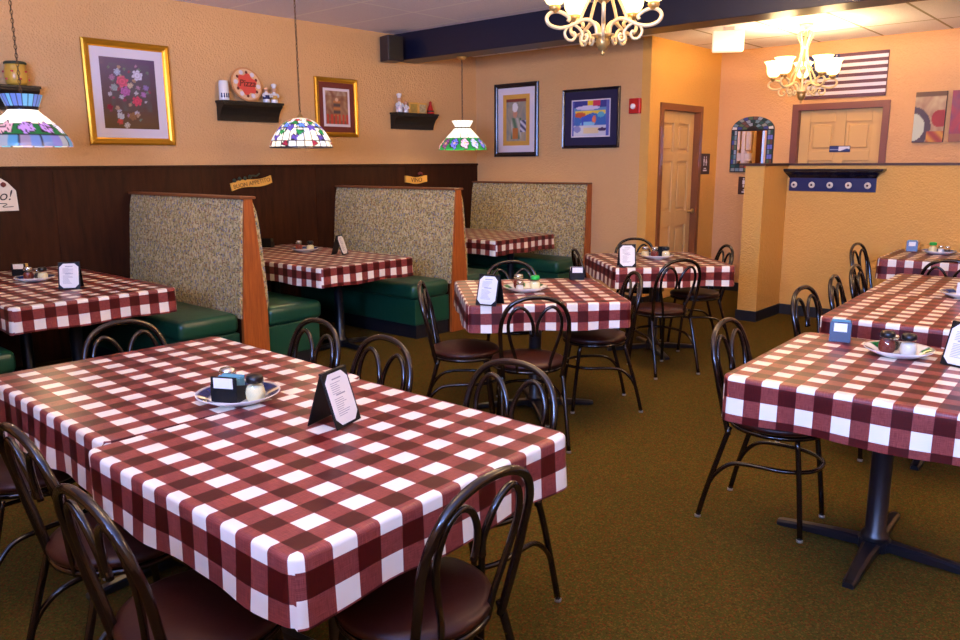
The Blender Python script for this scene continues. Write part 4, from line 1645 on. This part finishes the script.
def flower_fn(pal, n_, t0, t1, base, leaf):
    def fn(u, t_):
        if t_ < t0:
            k = (u * n_) % 1
            return base if k > .04 else LEAD
        ku = (u * n_) % 1
        kt = (t_ - t0) / (t1 - t0)
        idx = int(u * n_) % len(pal)
        dx, dy = (ku - .5) * 1.0, (kt - .5) * .9
        d = math.hypot(dx, dy)
        a_ = math.atan2(dy, dx)
        rr = .36 * (1 + .18 * math.cos(a_ * 5))
        if d < .08: return (236, 190, 60)
        if d < rr:
            return pal[idx] if abs(math.sin(a_ * 2.5)) > .16 else LEAD
        if d < rr + .05: return LEAD
        return leaf
    return fn

def pendant(label, x, y, zr, zc, shade, smat, canopy_mat, cap_z, cap_r, rz=0):
    t = thing('pendant_lamp', label, 'lamp', (x, y, 0), rz)
    obj('lamp_shade', shade, smat, t, True)
    bm = bmesh.new()
    lathe(bm, [(cap_r, cap_z), (cap_r, cap_z + .006), (.022, cap_z + .02), (.008, cap_z + .035), (.006, cap_z + .05)], seg=20)
    obj('cap', bm, 'brass', t, True)
    bm = bmesh.new()
    chain(bm, 0, 0, cap_z + .045, zc - .028)
    obj('chain', bm, 'banner_dark', t)
    bm = bmesh.new()
    pts = []
    for i in range(30):
        z = cap_z + .04 + (zc - .03 - cap_z - .04) * i / 29
        pts.append((.004 * math.cos(i * 2.1), .004 * math.sin(i * 2.1), z))
    tube(bm, pts, .0018, 5, 1, False, True)
    obj('cord', bm, 'black', t)
    bm = bmesh.new()
    lathe(bm, [(.006, zc - .035), (.03, zc - .026), (.05, zc - .012), (.052, zc)], seg=20)
    obj('ceiling_canopy', bm, canopy_mat, t, True)
    bm = bmesh.new()
    lathe(bm, [(.001, zr + .07), (.02, zr + .08), (.028, zr + .10), (.02, zr + .13), (.012, zr + .15), (.012, cap_z)], seg=14)
    obj('bulb', bm, 'bulb', t, True)
    l = light('pendant_light', 'POINT', (0, 0, zr + .04), PEN_E, WARM, radius=.05)
    l.parent = t
    return t

# left lamp : crown collar of blue petals, white dome, flowers, blue petal hem
def fn_l(u, t_):
    n_ = 22
    k = (u * n_) % 1
    if t_ < .20:
        if k < .07 or k > .93: return LEAD
        return (84, 104, 160) if int(u * n_) % 3 else (90, 140, 170)
    if t_ < .25: return (20, 18, 22)
    if t_ < .50:
        return (255, 244, 226)
    if t_ < .80:
        n2 = 11
        ku = (u * n2) % 1
        kt = (t_ - .50) / .30
        idx = int(u * n2)
        pal = [(160, 120, 180), (210, 206, 226), (176, 90, 100), (146, 130, 190), (196, 150, 156)]
        dx, dy = (ku - .5), (kt - .52) * .9
        d = math.hypot(dx, dy)
        a_ = math.atan2(dy, dx)
        rr = .34 * (1 + .2 * math.cos(a_ * 5 + idx))
        if d < rr: return pal[idx % 5] if abs(math.sin(a_ * 2.5 + idx * .5)) > .2 else LEAD
        if d < rr + .05: return LEAD
        if kt > .25: return (30, 90, 46)
        return (255, 240, 220)
    if t_ < .82: return LEAD
    n3 = 26
    k3 = (u * n3 + (0.0 if t_ < .94 else 0)) % 1
    if k3 < .08: return LEAD
    pal = [(84, 104, 150), (100, 96, 150), (130, 132, 140), (70, 116, 150), (118, 104, 126)]
    return pal[int(u * n3) % 5]
sh = shade_mesh([(.118, 1.925), (.105, 1.89), (.088, 1.845), (.092, 1.825), (.13, 1.79), (.19, 1.735), (.235, 1.68), (.258, 1.64), (.262, 1.612)], fn_l)
pendant('stained-glass pendant at the left edge with blue petal crown and hem', -5.445, 1.885, 1.612, ZC, sh, 'stained', 'brass', 1.845, .086)
# middle lamp : white dome with grid and trailing flowers
def fn_m(u, t_):
    n_ = 24
    if (u * n_) % 1 < .055 or (t_ * 6) % 1 < .07: c = (70, 66, 60)
    else: c = (250, 240, 214) if (int(u * n_) + int(t_ * 6)) % 5 else (226, 226, 236)
    if t_ > .97: return LEAD
    for q, (cu, ct, r_, cc) in enumerate(M_BL):
        du = (u - cu + .5) % 1 - .5
        dx, dy = du * 3.4 * (.25 + t_), (t_ - ct)
        a_ = math.atan2(dy, dx)
        rr = r_ * (1 + .3 * math.cos(a_ * (3 + q % 3) + q))
        d = math.hypot(dx, dy)
        if d < rr: return cc
        if d < rr + .018: return LEAD
    return c
_rb = random.Random(11)
M_BL = []
for i in range(7):
    u0 = i / 7 + _rb.uniform(-.02, .02)
    M_BL += [(u0, .34, .06, (40, 120, 60)), (u0 + .02, .24, .05, (190, 70, 60)), (u0 - .02, .50, .075, (90, 70, 160)), (u0 + .05, .62, .06, (40, 130, 70)), (u0 + .02, .76, .06, (90, 70, 150)), (u0 + .06, .42, .06, (90, 130, 210)), (u0 - .03, .90, .05, (150, 40, 60))]
sh = shade_mesh([(.02, 1.868), (.07, 1.858), (.13, 1.828), (.185, 1.775), (.228, 1.71), (.252, 1.655), (.258, 1.625)], fn_m)
pendant('dome-shaped stained-glass pendant in the middle, white grid with vine flowers', -5.50, 4.0, 1.625, ZC, sh, 'stained', 'brass', 1.864, .03)
# far lamp : white crown, white cone, flower hem
fn_f = flower_fn([(110, 110, 200), (226, 190, 210), (190, 200, 236), (232, 170, 170), (130, 70, 120)], 13, .60, 1.0, (255, 246, 226), (36, 130, 60))
def fn_f2(u, t_):
    if .20 < t_ < .25: return (60, 50, 40)
    return fn_f(u, t_)
sh = shade_mesh([(.112, 1.925), (.098, 1.90), (.080, 1.868), (.084, 1.85), (.13, 1.80), (.19, 1.735), (.238, 1.68), (.252, 1.63)], fn_f2)
pendant('far stained-glass pendant hung from the beam, white with flowered hem', -5.675, 6.16, 1.63, 2.56, sh, 'stained', 'brass', 1.870, .078)

# ------------------------------------------------------------------ chandeliers
def chandelier(label, x, y, zb, ztop, zc, turn, watt):
    """zb: tip of the bottom finial; arms at five directions"""
    t = thing('chandelier', label, 'chandelier', (x, y, zb), turn, 'five-arm cream chandeliers')
    bm = bmesh.new()
    lathe(bm, [(.001, 0), (.010, .006), (.012, .016), (.007, .024), (.022, .034), (.034, .055), (.038, .080), (.034, .094), (.062, .104)], seg=24)
    obj('finial', bm, 'brass', t, True)
    bm = bmesh.new()
    lathe(bm, [(.062, .1041), (.064, .110), (.02, .116), (.012, .13), (.010, .26), (.018, .275), (.030, .30), (.026, .325), (.010, .335)], seg=24)
    lathe(bm, [(.008, .33), (.008, .47), (.03, .48), (.034, .50), (.014, .515), (.006, .54), (.006, ztop - zb - .01)], seg=16)
    obj('centre_stem', bm, 'cream_metal', t, True)
    for k in range(5):
        a_ = k * 2 * PI / 5
        ca, sa = math.cos(a_), math.sin(a_)
        def q(r_, z_, o_=0):
            return (r_ * ca - o_ * sa, r_ * sa + o_ * ca, z_)
        bm = bmesh.new()
        tube(bm, [q(.035, .114), q(.043, .155), q(.080, .182), q(.120, .179), q(.163, .158), q(.200, .144), q(.246, .138), q(.294, .152), q(.312, .184), q(.292, .212), q(.254, .221), q(.213, .208), q(.188, .188), q(.196, .172)], .0100, 8, 5)
        obj('arm', bm, 'cream_metal', t, True)
        bm = bmesh.new()
        tube(bm, [q(.163, .158), q(.132, .138), q(.114, .110), q(.120, .082), q(.102, .072), q(.086, .088), q(.090, .108), q(.102, .102)], .0078, 7, 5)
        tube(bm, [q(.200, .144), q(.212, .110), q(.196, .082), q(.168, .078), q(.152, .098), q(.160, .116), q(.172, .110)], .0078, 7, 5)
        obj('scroll', bm, 'cream_metal', t, True)
        bm = bmesh.new()
        tube(bm, [q(.130, .178), q(.100, .25), q(.058, .33), q(.030, .42), q(.026, .49), q(.040, .545), q(.062, .59), q(.060, .625), q(.042, .635), q(.034, .615), q(.042, .603)], .0088, 7, 5)
        obj('stem_rod', bm, 'cream_metal', t, True)
        cup = q(.268, .222)
        bm = bmesh.new()
        lathe(bm, [(.008, .212), (.014, .216), (.026, .226), (.032, .240), (.028, .250), (.020, .252)], cup[0], cup[1], 16)
        cu = obj('candle_cup', bm, 'brass', t, True)
        bm = bmesh.new()
        pr = [(.022, .250), (.042, .260), (.058, .284), (.063, .315), (.065, .345), (.075, .372), (.092, .392)]
        for (dr) in (0, -.003):
            pass
        outer = pr
        inner = [(r_ - .0035, z_ + .001) for r_, z_ in reversed(pr)]
        lathe(bm, outer + inner, cup[0], cup[1], 28, cap=False)
        obj('glass_shade', bm, 'shade_lit', t, True)
        bm = bmesh.new()
        lathe(bm, [(.001, .252), (.012, .255), (.012, .275), (.020, .295), (.018, .315), (.001, .330)], cup[0], cup[1], 12)
        obj('bulb', bm, 'bulb', t, True)
        l = light('bulb_light', 'POINT', (cup[0], cup[1], .405), watt, WARM, radius=.04)
        l.parent = t
    if zc - ztop > .03:
        bm = bmesh.new()
        chain(bm, 0, 0, ztop - zb - .012, zc - zb - .035, .036, .0028)
        obj('chain', bm, 'cream_metal', t)
    bm = bmesh.new()
    lathe(bm, [(.008, zc - zb - .045), (.035, zc - zb - .034), (.060, zc - zb - .014), (.064, zc - zb)], seg=24)
    obj('ceiling_canopy', bm, 'cream_metal', t, True)
    return t
# front chandelier: two arms straddle the viewing direction
cx_, cy_ = -2.42, 3.745
fa = math.atan2(-cy_, -cx_)
chandelier('large chandelier nearest the camera, cut by the top edge', cx_, cy_, 2.058, 2.72, ZC, fa, CH_E[0])
cx_, cy_ = -2.735, 7.60
fa = math.atan2(-cy_, -cx_)
chandelier('chandelier hanging in front of the flag board over the half wall', cx_, cy_, 2.02, 2.66, ZC2, fa + PI / 5, CH_E[1])
# added unseen chandelier, extra warm light on the right-hand tables
chandelier('added out-of-view chandelier giving warm light to the right-hand tables', .75, 4.7, 2.05, 2.70, ZC, 0, CH_E[2])
chandelier('added out-of-view chandelier giving warm light to the foreground tables', -1.9, .95, 2.06, 2.71, ZC, .3, CH_E[3])  # also added and unseen, warms the foreground table tops from above
